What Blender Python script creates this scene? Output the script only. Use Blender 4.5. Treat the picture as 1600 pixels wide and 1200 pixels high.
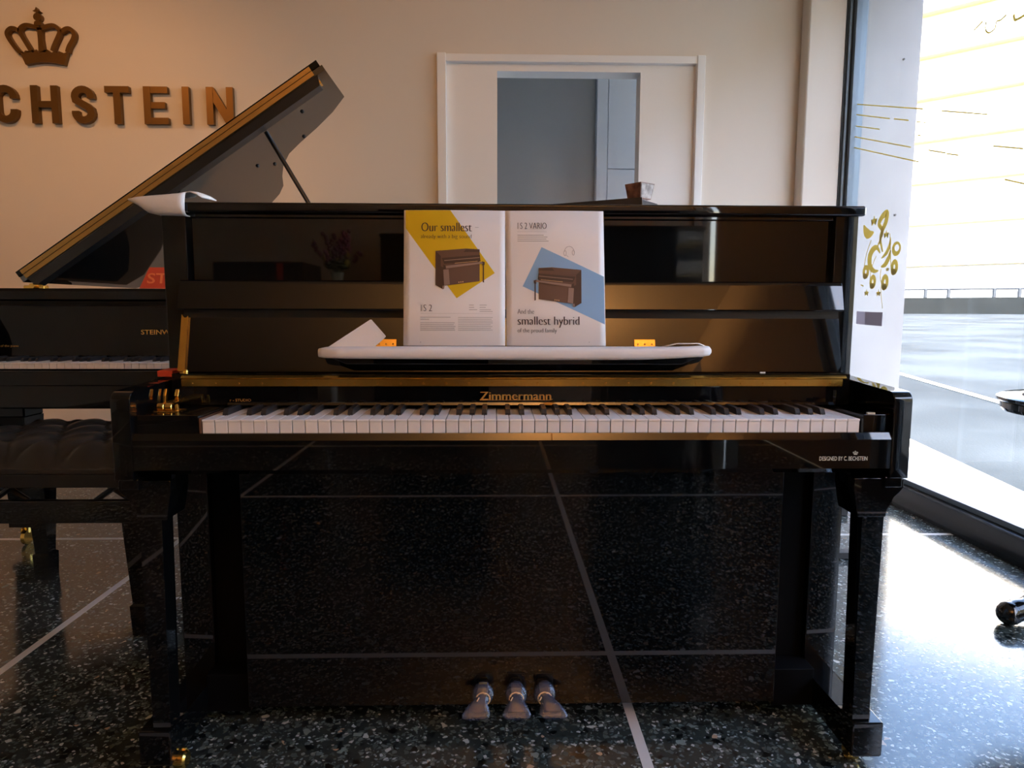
import bpy, bmesh, math, random
from mathutils import Matrix, Vector
R = math.radians
random.seed(7)
for o in list(bpy.data.objects):
    bpy.data.objects.remove(o)
SC = bpy.context.scene
COL = SC.collection

# ------------------------------------------------------------------ camera, sky, sun, exposure
cam = bpy.data.cameras.new('camera')
cam.sensor_width = 36.0
cam.lens = 1069.19 / 1600 * 36.0
cam.clip_end = 500
camo = bpy.data.objects.new('camera', cam)
COL.objects.link(camo)
camo.matrix_world = (Matrix.Translation((-0.0389, -1.2509, 0.9084)) @ Matrix.Rotation(-0.0240, 4, 'Z')
                     @ Matrix.Rotation(math.pi / 2 - 0.1102, 4, 'X') @ Matrix.Rotation(0.0025, 4, 'Z'))
SC.camera = camo

SC.view_settings.view_transform = 'Standard'
SC.view_settings.look = 'None'
SC.view_settings.gamma = 1.0
SC.view_settings.use_curve_mapping = False
SC.view_settings.exposure = 0.0

world = bpy.data.worlds.new('sky')
SC.world = world
world.use_nodes = True
wn = world.node_tree
wn.nodes.clear()
sky = wn.nodes.new('ShaderNodeTexSky')
sky.sky_type = 'NISHITA'
sky.sun_disc = False
sky.sun_elevation = R(48)
sky.sun_rotation = R(180)
sky.air_density = 1.0
sky.dust_density = 1.5
bg = wn.nodes.new('ShaderNodeBackground')
bg.inputs['Strength'].default_value = 2.0
wo = wn.nodes.new('ShaderNodeOutputWorld')
wn.links.new(sky.outputs[0], bg.inputs[0])
wn.links.new(bg.outputs[0], wo.inputs[0])


def light(name, kind, loc, energy, color, rot=(0, 0, 0), **kw):
    l = bpy.data.lights.new(name, kind)
    l.energy = energy
    l.color = color
    for k, v in kw.items():
        if k == 'portal':
            l.cycles.is_portal = v
        else:
            setattr(l, k, v)
    o = bpy.data.objects.new(name, l)
    o.location = loc
    o.rotation_euler = rot
    COL.objects.link(o)
    return o


# sunlight runs along the shop front (from behind the camera), so none of it falls into the room
sun = light('sun', 'SUN', (10, -10, 20), 80.0, (1.0, 0.97, 0.93), angle=R(0.6))
sun.rotation_euler = Vector((0.02, 1.0, -1.10)).to_track_quat('-Z', 'Y').to_euler()
# portal on the shop window: only guides sky sampling
light('window_portal', 'AREA', (2.02, 0.28, 1.5), 1.0, (1, 1, 1), (0, R(90), 0), shape='RECTANGLE', size=2.9, size_y=4.8, portal=True)


# ------------------------------------------------------------------ materials
def mat(name, col, rough=0.5, metal=0.0, ior=1.5, spec=0.5, trans=0.0, emit=None, es=0.0, coat=0.0):
    m = bpy.data.materials.new(name)
    m.use_nodes = True
    b = m.node_tree.nodes['Principled BSDF']
    b.inputs['Base Color'].default_value = (*col, 1)
    b.inputs['Roughness'].default_value = rough
    b.inputs['Metallic'].default_value = metal
    b.inputs['IOR'].default_value = ior
    b.inputs['Specular IOR Level'].default_value = spec
    b.inputs['Transmission Weight'].default_value = trans
    b.inputs['Coat Weight'].default_value = coat
    if emit:
        b.inputs['Emission Color'].default_value = (*emit, 1)
        b.inputs['Emission Strength'].default_value = es
    return m


def add_bump(m, scale=200.0, strength=0.1, dist=0.002, detail=3.0):
    nt = m.node_tree
    b = nt.nodes['Principled BSDF']
    tc = nt.nodes.new('ShaderNodeTexCoord')
    nz = nt.nodes.new('ShaderNodeTexNoise')
    nz.inputs['Scale'].default_value = scale
    nz.inputs['Detail'].default_value = detail
    bp = nt.nodes.new('ShaderNodeBump')
    bp.inputs['Strength'].default_value = strength
    bp.inputs['Distance'].default_value = dist
    nt.links.new(tc.outputs['Object'], nz.inputs['Vector'])
    nt.links.new(nz.outputs['Fac'], bp.inputs['Height'])
    nt.links.new(bp.outputs['Normal'], b.inputs['Normal'])
    return m


def add_mottle(m, c1, c2, scale=4.0, detail=5.0, lo=0.35, hi=0.65):
    nt = m.node_tree
    b = nt.nodes['Principled BSDF']
    tc = nt.nodes.new('ShaderNodeTexCoord')
    nz = nt.nodes.new('ShaderNodeTexNoise')
    nz.inputs['Scale'].default_value = scale
    nz.inputs['Detail'].default_value = detail
    rp = nt.nodes.new('ShaderNodeValToRGB')
    rp.color_ramp.elements[0].position = lo
    rp.color_ramp.elements[0].color = (*c1, 1)
    rp.color_ramp.elements[1].position = hi
    rp.color_ramp.elements[1].color = (*c2, 1)
    nt.links.new(tc.outputs['Object'], nz.inputs['Vector'])
    nt.links.new(nz.outputs['Fac'], rp.inputs['Fac'])
    nt.links.new(rp.outputs['Color'], b.inputs['Base Color'])
    return m


def terrazzo():
    m = bpy.data.materials.new('black_terrazzo')
    m.use_nodes = True
    nt = m.node_tree
    L = nt.links.new
    b = nt.nodes['Principled BSDF']
    tc = nt.nodes.new('ShaderNodeTexCoord')
    nz = nt.nodes.new('ShaderNodeTexNoise')
    nz.inputs['Scale'].default_value = 45
    nz.inputs['Detail'].default_value = 2
    mixv = nt.nodes.new('ShaderNodeMixRGB')
    mixv.blend_type = 'ADD'
    mixv.inputs['Fac'].default_value = 0.012
    L(tc.outputs['Object'], nz.inputs['Vector'])
    L(tc.outputs['Object'], mixv.inputs['Color1'])
    L(nz.outputs['Color'], mixv.inputs['Color2'])
    base = nt.nodes.new('ShaderNodeRGB')
    base.outputs[0].default_value = (0.026, 0.033, 0.030, 1)
    cur = base.outputs[0]

    def layer(cur, scale, keep, edge, ramp, rnd=1.0):
        v = nt.nodes.new('ShaderNodeTexVoronoi')
        v.inputs['Scale'].default_value = scale
        v.inputs['Randomness'].default_value = rnd
        e = nt.nodes.new('ShaderNodeTexVoronoi')
        e.feature = 'DISTANCE_TO_EDGE'
        e.inputs['Scale'].default_value = scale
        e.inputs['Randomness'].default_value = rnd
        L(mixv.outputs[0], v.inputs['Vector'])
        L(mixv.outputs[0], e.inputs['Vector'])
        sp = nt.nodes.new('ShaderNodeSeparateColor')
        L(v.outputs['Color'], sp.inputs[0])
        g = nt.nodes.new('ShaderNodeMath')
        g.operation = 'GREATER_THAN'
        L(sp.outputs[0], g.inputs[0])
        g.inputs[1].default_value = 1 - keep
        # the border width varies from chip to chip so that sizes differ
        mm = nt.nodes.new('ShaderNodeMath')
        mm.operation = 'MULTIPLY_ADD'
        L(sp.outputs[1], mm.inputs[0])
        mm.inputs[1].default_value = edge * 3.0
        mm.inputs[2].default_value = edge
        h = nt.nodes.new('ShaderNodeMath')
        h.operation = 'GREATER_THAN'
        L(e.outputs['Distance'], h.inputs[0])
        L(mm.outputs[0], h.inputs[1])
        a = nt.nodes.new('ShaderNodeMath')
        a.operation = 'MULTIPLY'
        L(g.outputs[0], a.inputs[0])
        L(h.outputs[0], a.inputs[1])
        rp = nt.nodes.new('ShaderNodeValToRGB')
        rp.color_ramp.interpolation = 'CONSTANT'
        els = rp.color_ramp.elements
        while len(els) < len(ramp):
            els.new(0.5)
        for i, (p, c) in enumerate(ramp):
            els[i].position = p
            els[i].color = (*c, 1)
        L(sp.outputs[2], rp.inputs['Fac'])
        mx = nt.nodes.new('ShaderNodeMixRGB')
        L(a.outputs[0], mx.inputs['Fac'])
        L(cur, mx.inputs['Color1'])
        L(rp.outputs['Color'], mx.inputs['Color2'])
        return mx.outputs[0]

    cur = layer(cur, 85, 0.72, 0.045, [(0, (0.004, 0.005, 0.005)), (0.17, (0.030, 0.040, 0.036)), (0.45, (0.055, 0.070, 0.064)), (0.8, (0.10, 0.12, 0.112))])
    cur = layer(cur, 150, 0.26, 0.04, [(0, (0.07, 0.085, 0.08)), (0.35, (0.15, 0.18, 0.17)), (0.75, (0.36, 0.38, 0.37))])
    cur = layer(cur, 55, 0.20, 0.06, [(0, (0.003, 0.004, 0.004)), (0.55, (0.15, 0.19, 0.175)), (0.70, (0.42, 0.44, 0.42)), (0.92, (0.38, 0.26, 0.17))])
    L(cur, b.inputs['Base Color'])
    b.inputs['Roughness'].default_value = 0.13
    b.inputs['IOR'].default_value = 1.75
    nb = nt.nodes.new('ShaderNodeTexNoise')
    nb.inputs['Scale'].default_value = 9
    bp = nt.nodes.new('ShaderNodeBump')
    bp.inputs['Strength'].default_value = 0.02
    bp.inputs['Distance'].default_value = 0.01
    L(tc.outputs['Object'], nb.inputs['Vector'])
    L(nb.outputs['Fac'], bp.inputs['Height'])
    L(bp.outputs['Normal'], b.inputs['Normal'])
    return m


def glass_mat(name, tint=(1, 1, 1), ior=1.45):
    m = bpy.data.materials.new(name)
    m.use_nodes = True
    nt = m.node_tree
    nt.nodes.clear()
    o = nt.nodes.new('ShaderNodeOutputMaterial')
    t = nt.nodes.new('ShaderNodeBsdfTransparent')
    t.inputs[0].default_value = (*tint, 1)
    g = nt.nodes.new('ShaderNodeBsdfGlossy')
    g.inputs['Roughness'].default_value = 0.0
    f = nt.nodes.new('ShaderNodeFresnel')
    # thin architectural pane: the same reflectance on both faces
    geo = nt.nodes.new('ShaderNodeNewGeometry')
    mr = nt.nodes.new('ShaderNodeMapRange')
    mr.inputs['To Min'].default_value = ior
    mr.inputs['To Max'].default_value = 1.0 / ior
    nt.links.new(geo.outputs['Backfacing'], mr.inputs['Value'])
    nt.links.new(mr.outputs[0], f.inputs['IOR'])
    x = nt.nodes.new('ShaderNodeMixShader')
    nt.links.new(f.outputs[0], x.inputs[0])
    nt.links.new(t.outputs[0], x.inputs[1])
    nt.links.new(g.outputs[0], x.inputs[2])
    nt.links.new(x.outputs[0], o.inputs[0])
    return m


def translucent(name, col):
    """thin coloured film: reflects and lets light through"""
    m = bpy.data.materials.new(name)
    m.use_nodes = True
    nt = m.node_tree
    nt.nodes.clear()
    o = nt.nodes.new('ShaderNodeOutputMaterial')
    a = nt.nodes.new('ShaderNodeBsdfDiffuse')
    t = nt.nodes.new('ShaderNodeBsdfTranslucent')
    x = nt.nodes.new('ShaderNodeAddShader')
    for n in (a, t):
        n.inputs['Color'].default_value = (*col, 1)
    nt.links.new(a.outputs[0], x.inputs[0])
    nt.links.new(t.outputs[0], x.inputs[1])
    nt.links.new(x.outputs[0], o.inputs[0])
    return m


def film_mat(name, col, opac):
    """crumpled clear plastic film"""
    m = bpy.data.materials.new(name)
    m.use_nodes = True
    nt = m.node_tree
    nt.nodes.clear()
    L = nt.links.new
    o = nt.nodes.new('ShaderNodeOutputMaterial')
    t = nt.nodes.new('ShaderNodeBsdfTransparent')
    p = nt.nodes.new('ShaderNodeBsdfPrincipled')
    p.inputs['Base Color'].default_value = (*col, 1)
    p.inputs['Roughness'].default_value = 0.10
    p.inputs['IOR'].default_value = 1.8
    tc = nt.nodes.new('ShaderNodeTexCoord')
    nz = nt.nodes.new('ShaderNodeTexNoise')
    nz.inputs['Scale'].default_value = 130
    nz.inputs['Detail'].default_value = 3
    bp = nt.nodes.new('ShaderNodeBump')
    bp.inputs['Strength'].default_value = 0.5
    bp.inputs['Distance'].default_value = 0.004
    L(tc.outputs['Object'], nz.inputs['Vector'])
    L(nz.outputs['Fac'], bp.inputs['Height'])
    L(bp.outputs['Normal'], p.inputs['Normal'])
    x = nt.nodes.new('ShaderNodeMixShader')
    x.inputs[0].default_value = opac
    L(t.outputs[0], x.inputs[1])
    L(p.outputs[0], x.inputs[2])
    L(x.outputs[0], o.inputs[0])
    return m


M = {}
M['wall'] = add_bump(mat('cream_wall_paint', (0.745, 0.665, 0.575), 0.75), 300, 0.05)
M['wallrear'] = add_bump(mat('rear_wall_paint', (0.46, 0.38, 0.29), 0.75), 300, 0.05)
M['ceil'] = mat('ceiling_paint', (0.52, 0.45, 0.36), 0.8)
M['trim'] = mat('white_door_paint', (0.84, 0.82, 0.80), 0.45)
M['hall'] = add_bump(mat('blue_grey_hall_paint', (0.345, 0.365, 0.38), 0.7), 300, 0.05)
M['halllight'] = mat('pale_blue_hall_paint', (0.58, 0.62, 0.67), 0.6)
M['terrazzo'] = terrazzo()
M['divider'] = mat('pale_metal_divider', (0.56, 0.52, 0.48), 0.3)
M['alu'] = mat('blue_grey_aluminium', (0.14, 0.18, 0.22), 0.4, 0.3)
M['gasket'] = mat('dark_gasket', (0.035, 0.037, 0.04), 0.55)
M['plinth'] = mat('black_stone_plinth', (0.007, 0.009, 0.012), 0.2, spec=0.22)
M['glass'] = glass_mat('window_glass')
M['bronze'] = mat('brushed_bronze', (0.15, 0.072, 0.014), 0.4, 0.6)
M['lacquer'] = mat('black_piano_lacquer', (0.0025, 0.0026, 0.0028), 0.025, 0, 1.56)
M['lidlacquer'] = mat('black_lid_lacquer', (0.004, 0.004, 0.004), 0.05, 0, 2.4)
M['grandlacquer'] = mat('grand_piano_lacquer', (0.0025, 0.0025, 0.0025), 0.04, 0, 1.38)
M['satin'] = mat('satin_black', (0.010, 0.010, 0.011), 0.3)
M['deadblack'] = mat('unlit_black_wood', (0.003, 0.003, 0.0035), 0.5, spec=0.05)  # puts the shade of the recess beside the kickboard into the material
M['steel'] = mat('bluish_pedal_metal', (0.07, 0.085, 0.12), 0.3, 0.9)
M['brass'] = mat('polished_brass', (0.83, 0.53, 0.13), 0.22, 1.0)
M['brassdull'] = mat('dull_brass', (0.52, 0.30, 0.09), 0.4, 0.85)
M['ivory'] = mat('white_key_top', (0.86, 0.82, 0.80), 0.25)
M['ebony'] = mat('black_key', (0.020, 0.018, 0.018), 0.35)
M['keywood'] = mat('key_side_wood', (0.35, 0.2, 0.1), 0.6)
M['goldink'] = mat('gold_lettering', (0.72, 0.42, 0.12), 0.35, 0.8)
M['silverink'] = mat('pale_lettering', (0.75, 0.72, 0.62), 0.4, 0.3)
M['paper'] = mat('white_page', (0.88, 0.845, 0.83), 0.5)
M['yellow'] = mat('yellow_print', (0.72, 0.47, 0.0), 0.5)
M['blue'] = mat('blue_print', (0.24, 0.45, 0.72), 0.5)
M['ink'] = mat('dark_brown_ink', (0.055, 0.035, 0.04), 0.6)
M['greyink'] = mat('grey_ink', (0.42, 0.39, 0.39), 0.6)
M['brown1'] = mat('print_dark_brown', (0.055, 0.027, 0.02), 0.5)
M['brown2'] = mat('print_brown', (0.12, 0.062, 0.045), 0.5)
M['brown3'] = mat('print_light_brown', (0.28, 0.19, 0.16), 0.5)
M['foam'] = add_bump(mat('white_packing_foam', (0.80, 0.76, 0.74), 0.6), 90, 0.15, 0.003)
M['film'] = film_mat('clear_plastic_film', (0.045, 0.062, 0.11), 0.62)
M['rubber'] = mat('tan_rubber_band', (0.75, 0.48, 0.24), 0.5)
M['leather'] = add_bump(mat('black_leather', (0.026, 0.024, 0.021), 0.30), 500, 0.12, 0.001)
M['red'] = mat('red_card', (0.62, 0.07, 0.03), 0.5)
M['orange'] = mat('orange_print', (0.85, 0.22, 0.08), 0.5)
M['goldfilm'] = translucent('gold_window_film', (0.36, 0.30, 0.12))
M['greyfilm'] = translucent('grey_window_film', (0.17, 0.15, 0.16))
M['greyfilm2'] = translucent('light_grey_window_film', (0.26, 0.24, 0.26))
M['wood'] = add_mottle(mat('reddish_wood', (0.2, 0.1, 0.06), 0.5), (0.10, 0.045, 0.03), (0.36, 0.19, 0.13), 25)
M['woodpale'] = add_mottle(mat('greyish_wood', (0.3, 0.25, 0.22), 0.5), (0.16, 0.12, 0.10), (0.46, 0.38, 0.34), 40)
M['pillar'] = add_mottle(mat('pale_exterior_render', (0.5, 0.5, 0.5), 0.8), (0.29, 0.287, 0.29), (0.34, 0.337, 0.34), 2.2)
M['pave'] = mat('pale_paving', (0.72, 0.69, 0.65), 0.8)
M['asphalt'] = add_bump(add_mottle(mat('asphalt', (0.05, 0.055, 0.06), 0.9, spec=0.1), (0.011, 0.0145, 0.018), (0.028, 0.034, 0.040), 0.55, 8), 60, 0.3, 0.01)
M['roadpaint'] = mat('road_paint', (0.45, 0.40, 0.33), 0.7)
M['parapet'] = add_mottle(mat('dark_stone_parapet', (0.04, 0.05, 0.05), 0.9, spec=0.1), (0.003, 0.0045, 0.005), (0.006, 0.0075, 0.008), 1.0)
M['rail'] = mat('pale_grey_rail', (0.018, 0.021, 0.026), 0.6, spec=0.2)
M['facade'] = mat('white_facade', (0.80, 0.83, 0.86), 0.8)
M['facadeband'] = mat('yellow_facade_band', (0.60, 0.44, 0.19), 0.8)
M['pane'] = mat('far_window_pane', (0.25, 0.24, 0.2), 0.2)
M['white'] = mat('matt_white', (0.8, 0.8, 0.8), 0.5)
M['lampglow'] = mat('lamp_bulb', (1, 0.8, 0.5), 0.5, emit=(1.0, 0.66, 0.33), es=12)
M['leaf'] = mat('dark_green_leaf', (0.03, 0.07, 0.02), 0.6)
M['petal'] = mat('purple_petal', (0.22, 0.05, 0.12), 0.6)
M['bud'] = mat('yellow_bud', (0.5, 0.42, 0.05), 0.6)
M['vase'] = mat('vase_glass', (0.6, 0.7, 0.65), 0.1)
M['felt'] = mat('brown_wood_rail', (0.10, 0.04, 0.02), 0.6)


# ------------------------------------------------------------------ mesh helpers
def origin(o):
    v = Vector((0, 0, 0))
    while o is not None:
        v += o.location
        o = o.parent
    return v


class MB:
    """collects world-space shapes; build() links them as ONE mesh object"""

    def __init__(self):
        self.bm = bmesh.new()
        self.bev = False

    def box(self, x0, x1, y0, y1, z0, z1, bev=0.0, seg=2):
        b2 = bmesh.new()
        vs = [b2.verts.new((x, y, z)) for x in (x0, x1) for y in (y0, y1) for z in (z0, z1)]
        for f in ((0, 1, 3, 2), (4, 6, 7, 5), (0, 4, 5, 1), (2, 3, 7, 6), (0, 2, 6, 4), (1, 5, 7, 3)):
            b2.faces.new([vs[i] for i in f])
        if bev:
            self.bev = True
            bmesh.ops.bevel(b2, geom=b2.edges[:], offset=bev, segments=seg, profile=0.5, affect='EDGES')
        self._merge(b2)
        return self

    def _merge(self, b2):
        bmesh.ops.recalc_face_normals(b2, faces=b2.faces[:])
        me = bpy.data.meshes.new('tmp')
        b2.to_mesh(me)
        b2.free()
        self.bm.from_mesh(me)
        bpy.data.meshes.remove(me)

    def prism(self, poly, axis, a0, a1, bev=0.0, seg=2):
        """poly: 2D list; axis X: (y,z) pairs, axis Y: (x,z), axis Z: (x,y)"""
        def p3(p, a):
            return {'X': (a, p[0], p[1]), 'Y': (p[0], a, p[1]), 'Z': (p[0], p[1], a)}[axis]
        b2 = bmesh.new()
        A = [b2.verts.new(p3(p, a0)) for p in poly]
        B = [b2.verts.new(p3(p, a1)) for p in poly]
        n = len(poly)
        caps = [b2.faces.new(A), b2.faces.new(B)]
        for i in range(n):
            b2.faces.new((A[i], A[(i + 1) % n], B[(i + 1) % n], B[i]))
        if bev:
            self.bev = True
            bmesh.ops.bevel(b2, geom=b2.edges[:], offset=bev, segments=seg, profile=0.5, affect='EDGES')
            bmesh.ops.triangulate(b2, faces=[f for f in b2.faces if len(f.verts) > 4])
        else:
            bmesh.ops.triangulate(b2, faces=caps)
        self._merge(b2)
        return self

    def slab(self, poly3, off):
        """3D planar polygon extruded by the vector off"""
        b2 = bmesh.new()
        off = Vector(off)
        A = [b2.verts.new(Vector(p)) for p in poly3]
        B = [b2.verts.new(Vector(p) + off) for p in poly3]
        n = len(A)
        caps = [b2.faces.new(A), b2.faces.new(B)]
        for i in range(n):
            b2.faces.new((A[i], A[(i + 1) % n], B[(i + 1) % n], B[i]))
        bmesh.ops.triangulate(b2, faces=caps)
        self._merge(b2)
        return self

    def stroke(self, pts, w, fn, d, closed=False, lift=0.0):
        """ribbon of width w (number or list) along 2D pts; fn maps (u,v,depth) to 3D; depth 0..d"""
        n = len(pts)
        ws = w if isinstance(w, (list, tuple)) else [w] * n
        P = [Vector((p[0], p[1])) for p in pts]
        Ls, Rs = [], []
        for i in range(n):
            a = P[i - 1] if (i > 0 or closed) else P[i]
            c = P[(i + 1) % n] if (i < n - 1 or closed) else P[i]
            t1 = (P[i] - a).normalized() if (P[i] - a).length > 1e-9 else None
            t2 = (c - P[i]).normalized() if (c - P[i]).length > 1e-9 else None
            t1 = t1 or t2
            t2 = t2 or t1
            t = (t1 + t2)
            t = t.normalized() if t.length > 1e-6 else t1
            nn = Vector((-t.y, t.x))
            k = 1 / max(0.5, nn.dot(Vector((-t1.y, t1.x))))
            Ls.append(P[i] + nn * ws[i] / 2 * k)
            Rs.append(P[i] - nn * ws[i] / 2 * k)
        b2 = bmesh.new()
        V = [[b2.verts.new(fn(q.x, q.y, dd + lift * i / n)) for i, q in enumerate(S)] for S in (Ls, Rs) for dd in (0, d)]
        L0, L1, R0, R1 = V
        m = n if closed else n - 1
        for i in range(m):
            j = (i + 1) % n
            b2.faces.new((L0[i], L0[j], R0[j], R0[i]))
            b2.faces.new((L1[i], R1[i], R1[j], L1[j]))
            b2.faces.new((L0[i], L1[i], L1[j], L0[j]))
            b2.faces.new((R0[i], R0[j], R1[j], R1[i]))
        if not closed:
            b2.faces.new((L0[0], R0[0], R1[0], L1[0]))
            b2.faces.new((L0[-1], L1[-1], R1[-1], R0[-1]))
        self._merge(b2)
        return self

    def tube(self, pts, r, seg=12, cap=True):
        P = [Vector(p) for p in pts]
        n = len(P)
        rs = r if isinstance(r, (list, tuple)) else [r] * n
        b2 = bmesh.new()
        rings = []
        up = None
        for i in range(n):
            t = (P[min(i + 1, n - 1)] - P[max(i - 1, 0)]).normalized()
            if up is None:
                up = Vector((0, 0, 1)) if abs(t.z) < 0.9 else Vector((1, 0, 0))
            a = t.cross(up).normalized()
            up = a.cross(t).normalized()
            rings.append([b2.verts.new(P[i] + (a * math.cos(k * 2 * math.pi / seg) + up * math.sin(k * 2 * math.pi / seg)) * rs[i]) for k in range(seg)])
        for i in range(n - 1):
            for k in range(seg):
                b2.faces.new((rings[i][k], rings[i][(k + 1) % seg], rings[i + 1][(k + 1) % seg], rings[i + 1][k]))
        if cap:
            b2.faces.new(rings[0])
            b2.faces.new(rings[-1])
        self._merge(b2)
        return self

    def lathe(self, prof, c, seg=32, axis='Z'):
        """prof: (r, h) pairs, revolved about a line through c"""
        b2 = bmesh.new()
        rings = []
        for r, h in prof:
            r = max(r, 1e-5)
            ring = []
            for k in range(seg):
                a = k * 2 * math.pi / seg
                u, v = r * math.cos(a), r * math.sin(a)
                q = {'Z': (u, v, h), 'X': (h, u, v), 'Y': (u, h, v)}[axis]
                ring.append(b2.verts.new((c[0] + q[0], c[1] + q[1], c[2] + q[2])))
            rings.append(ring)
        for i in range(len(rings) - 1):
            for k in range(seg):
                b2.faces.new((rings[i][k], rings[i][(k + 1) % seg], rings[i + 1][(k + 1) % seg], rings[i + 1][k]))
        b2.faces.new(rings[0])
        b2.faces.new(rings[-1])
        self._merge(b2)
        return self

    def loft(self, rings, closed_ring=True, cap=False):
        b2 = bmesh.new()
        V = [[b2.verts.new(p) for p in ring] for ring in rings]
        n = len(V[0])
        for i in range(len(V) - 1):
            for k in range(n if closed_ring else n - 1):
                j = (k + 1) % n
                b2.faces.new((V[i][k], V[i][j], V[i + 1][j], V[i + 1][k]))
        if cap:
            b2.faces.new(V[0])
            b2.faces.new(V[-1])
        self._merge(b2)
        return self

    def sphere(self, c, r, sx=1, sy=1, sz=1, seg=16):
        b2 = bmesh.new()
        bmesh.ops.create_uvsphere(b2, u_segments=seg, v_segments=max(6, seg // 2), radius=r)
        for v in b2.verts:
            v.co = Vector((c[0] + v.co.x * sx, c[1] + v.co.y * sy, c[2] + v.co.z * sz))
        self._merge(b2)
        return self

    def add_mesh(self, me):
        self.bm.from_mesh(me)
        return self

    def build(self, name, m, parent=None, smooth=30, solid=0.0):
        me = bpy.data.meshes.new(name)
        off = origin(parent) if parent else Vector((0, 0, 0))
        for v in self.bm.verts:
            v.co -= off
        self.bm.to_mesh(me)
        self.bm.free()
        me.materials.append(m)
        if smooth:
            for p in me.polygons:
                p.use_smooth = True
            me.set_sharp_from_angle(angle=R(smooth))
        o = bpy.data.objects.new(name, me)
        COL.objects.link(o)
        if parent:
            o.parent = parent
        if self.bev and smooth:
            md = o.modifiers.new('flat_faces', 'WEIGHTED_NORMAL')
            md.keep_sharp = True
        if solid:
            md = o.modifiers.new('thickness', 'SOLIDIFY')
            md.thickness = solid
            md.offset = 0
        return o


def tag(o, label, cat, group=None, kind=None):
    if label:
        o['label'] = label
    if cat:
        o['category'] = cat
    if group:
        o['group'] = group
    if kind:
        o['kind'] = kind
    return o


def thing(name, label, cat, loc=(0, 0, 0), group=None):
    o = bpy.data.objects.new(name, None)
    o.location = loc
    o.empty_display_size = 0.1
    COL.objects.link(o)
    return tag(o, label, cat, group)


def struct(o, label=None, cat=None):
    o['kind'] = 'structure'
    if label:
        o['label'] = label
        o['category'] = cat
    return o


def at_base(o):
    """move the origin of a one-mesh thing to the middle of its base"""
    me = o.data
    xs = [v.co for v in me.vertices]
    c = Vector(((min(v.x for v in xs) + max(v.x for v in xs)) / 2, (min(v.y for v in xs) + max(v.y for v in xs)) / 2, min(v.z for v in xs)))
    for v in me.vertices:
        v.co -= c
    o.location = o.location + c
    for ch in o.children:
        for v in ch.data.vertices:
            v.co -= c
    return o


def text_mesh(body, w, h, fn, depth=0.0004, thick=0.0, contrast=0.0, serif=0.0):
    """lettering as a mesh: bounding box scaled to w x h; fn maps (u,v,d) to 3D"""
    verts, faces = [], []
    shifts = [0.0] if not contrast else [-contrast, 0.0, contrast]
    lo = hi = None
    for dx in shifts:
        cu = bpy.data.curves.new('t', 'FONT')
        cu.body = body
        cu.size = 1.0
        cu.offset = thick
        cu.resolution_u = 3
        ob = bpy.data.objects.new('t', cu)
        COL.objects.link(ob)
        bpy.context.view_layer.update()
        me = bpy.data.meshes.new_from_object(ob.evaluated_get(bpy.context.evaluated_depsgraph_get()))
        bpy.data.objects.remove(ob)
        bpy.data.curves.remove(cu)
        base = len(verts)
        verts += [(v.co.x + dx, v.co.y, 0.00012 * (1 + shifts.index(dx))) for v in me.vertices]
        faces += [[base + i for i in p.vertices] for p in me.polygons]
        bpy.data.meshes.remove(me)
    x0, x1 = min(v[0] for v in verts), max(v[0] for v in verts)
    y0, y1 = min(v[1] for v in verts), max(v[1] for v in verts)
    me = bpy.data.meshes.new('text')
    me.from_pydata([tuple(fn((v[0] - x0) / (x1 - x0) * w, (v[1] - y0) / (y1 - y0) * h, depth + v[2])) for v in verts], [], faces)
    return me


def add_text(name, body, w, h, fn, m, parent, depth=0.0005, thick=0.0, contrast=0.0):
    me = text_mesh(body, w, h, fn, depth, thick, contrast)
    return MB().add_mesh(me).build(name, m, parent, smooth=0)


def arc(cx, cy, rx, ry, a0, a1, n=12):
    return [(cx + rx * math.cos(R(a0 + (a1 - a0) * i / n)), cy + ry * math.sin(R(a0 + (a1 - a0) * i / n))) for i in range(n + 1)]


def spline(pts, n=8):
    """Catmull-Rom through 2D or 3D points"""
    P = [Vector(p) for p in pts]
    out = []
    for i in range(len(P) - 1):
        p0, p1, p2, p3 = P[max(i - 1, 0)], P[i], P[i + 1], P[min(i + 2, len(P) - 1)]
        for k in range(n):
            t = k / n
            out.append(0.5 * ((2 * p1) + (p2 - p0) * t + (2 * p0 - 5 * p1 + 4 * p2 - p3) * t * t + (3 * p1 - p0 - 3 * p2 + p3) * t ** 3))
    out.append(P[-1])
    return out


# ------------------------------------------------------------------ the room
struct(MB().box(-3.5, 1.83, -4.9, 4.2, -0.12, 0.0).build('floor', M['terrazzo'], smooth=0))
floor = bpy.data.objects['floor']
fd = MB()
for x in (-2.825, -1.28, 0.265):
    fd.box(x - 0.011, x + 0.011, -4.9, 2.7, -0.001, 0.0006)
for y in (-3.25, -1.70, -0.15, 1.405):
    fd.box(-3.5, 1.83, y - 0.011, y + 0.011, -0.001, 0.0004)
struct(fd.build('floor_divider', M['divider'], floor, smooth=0))
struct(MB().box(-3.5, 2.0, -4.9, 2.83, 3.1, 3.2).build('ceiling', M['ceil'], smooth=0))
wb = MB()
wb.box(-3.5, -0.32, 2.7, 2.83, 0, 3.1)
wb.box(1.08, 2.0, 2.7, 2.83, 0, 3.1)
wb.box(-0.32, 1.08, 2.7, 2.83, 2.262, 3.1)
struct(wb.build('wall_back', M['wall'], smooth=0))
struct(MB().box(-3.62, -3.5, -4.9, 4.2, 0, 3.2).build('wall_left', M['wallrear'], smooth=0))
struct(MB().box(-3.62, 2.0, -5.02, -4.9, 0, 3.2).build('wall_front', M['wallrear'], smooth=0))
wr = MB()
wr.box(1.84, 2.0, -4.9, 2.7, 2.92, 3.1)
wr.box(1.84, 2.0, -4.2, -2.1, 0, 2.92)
wr.box(1.84, 2.0, -4.9, -4.85, 0, 2.92)
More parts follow.
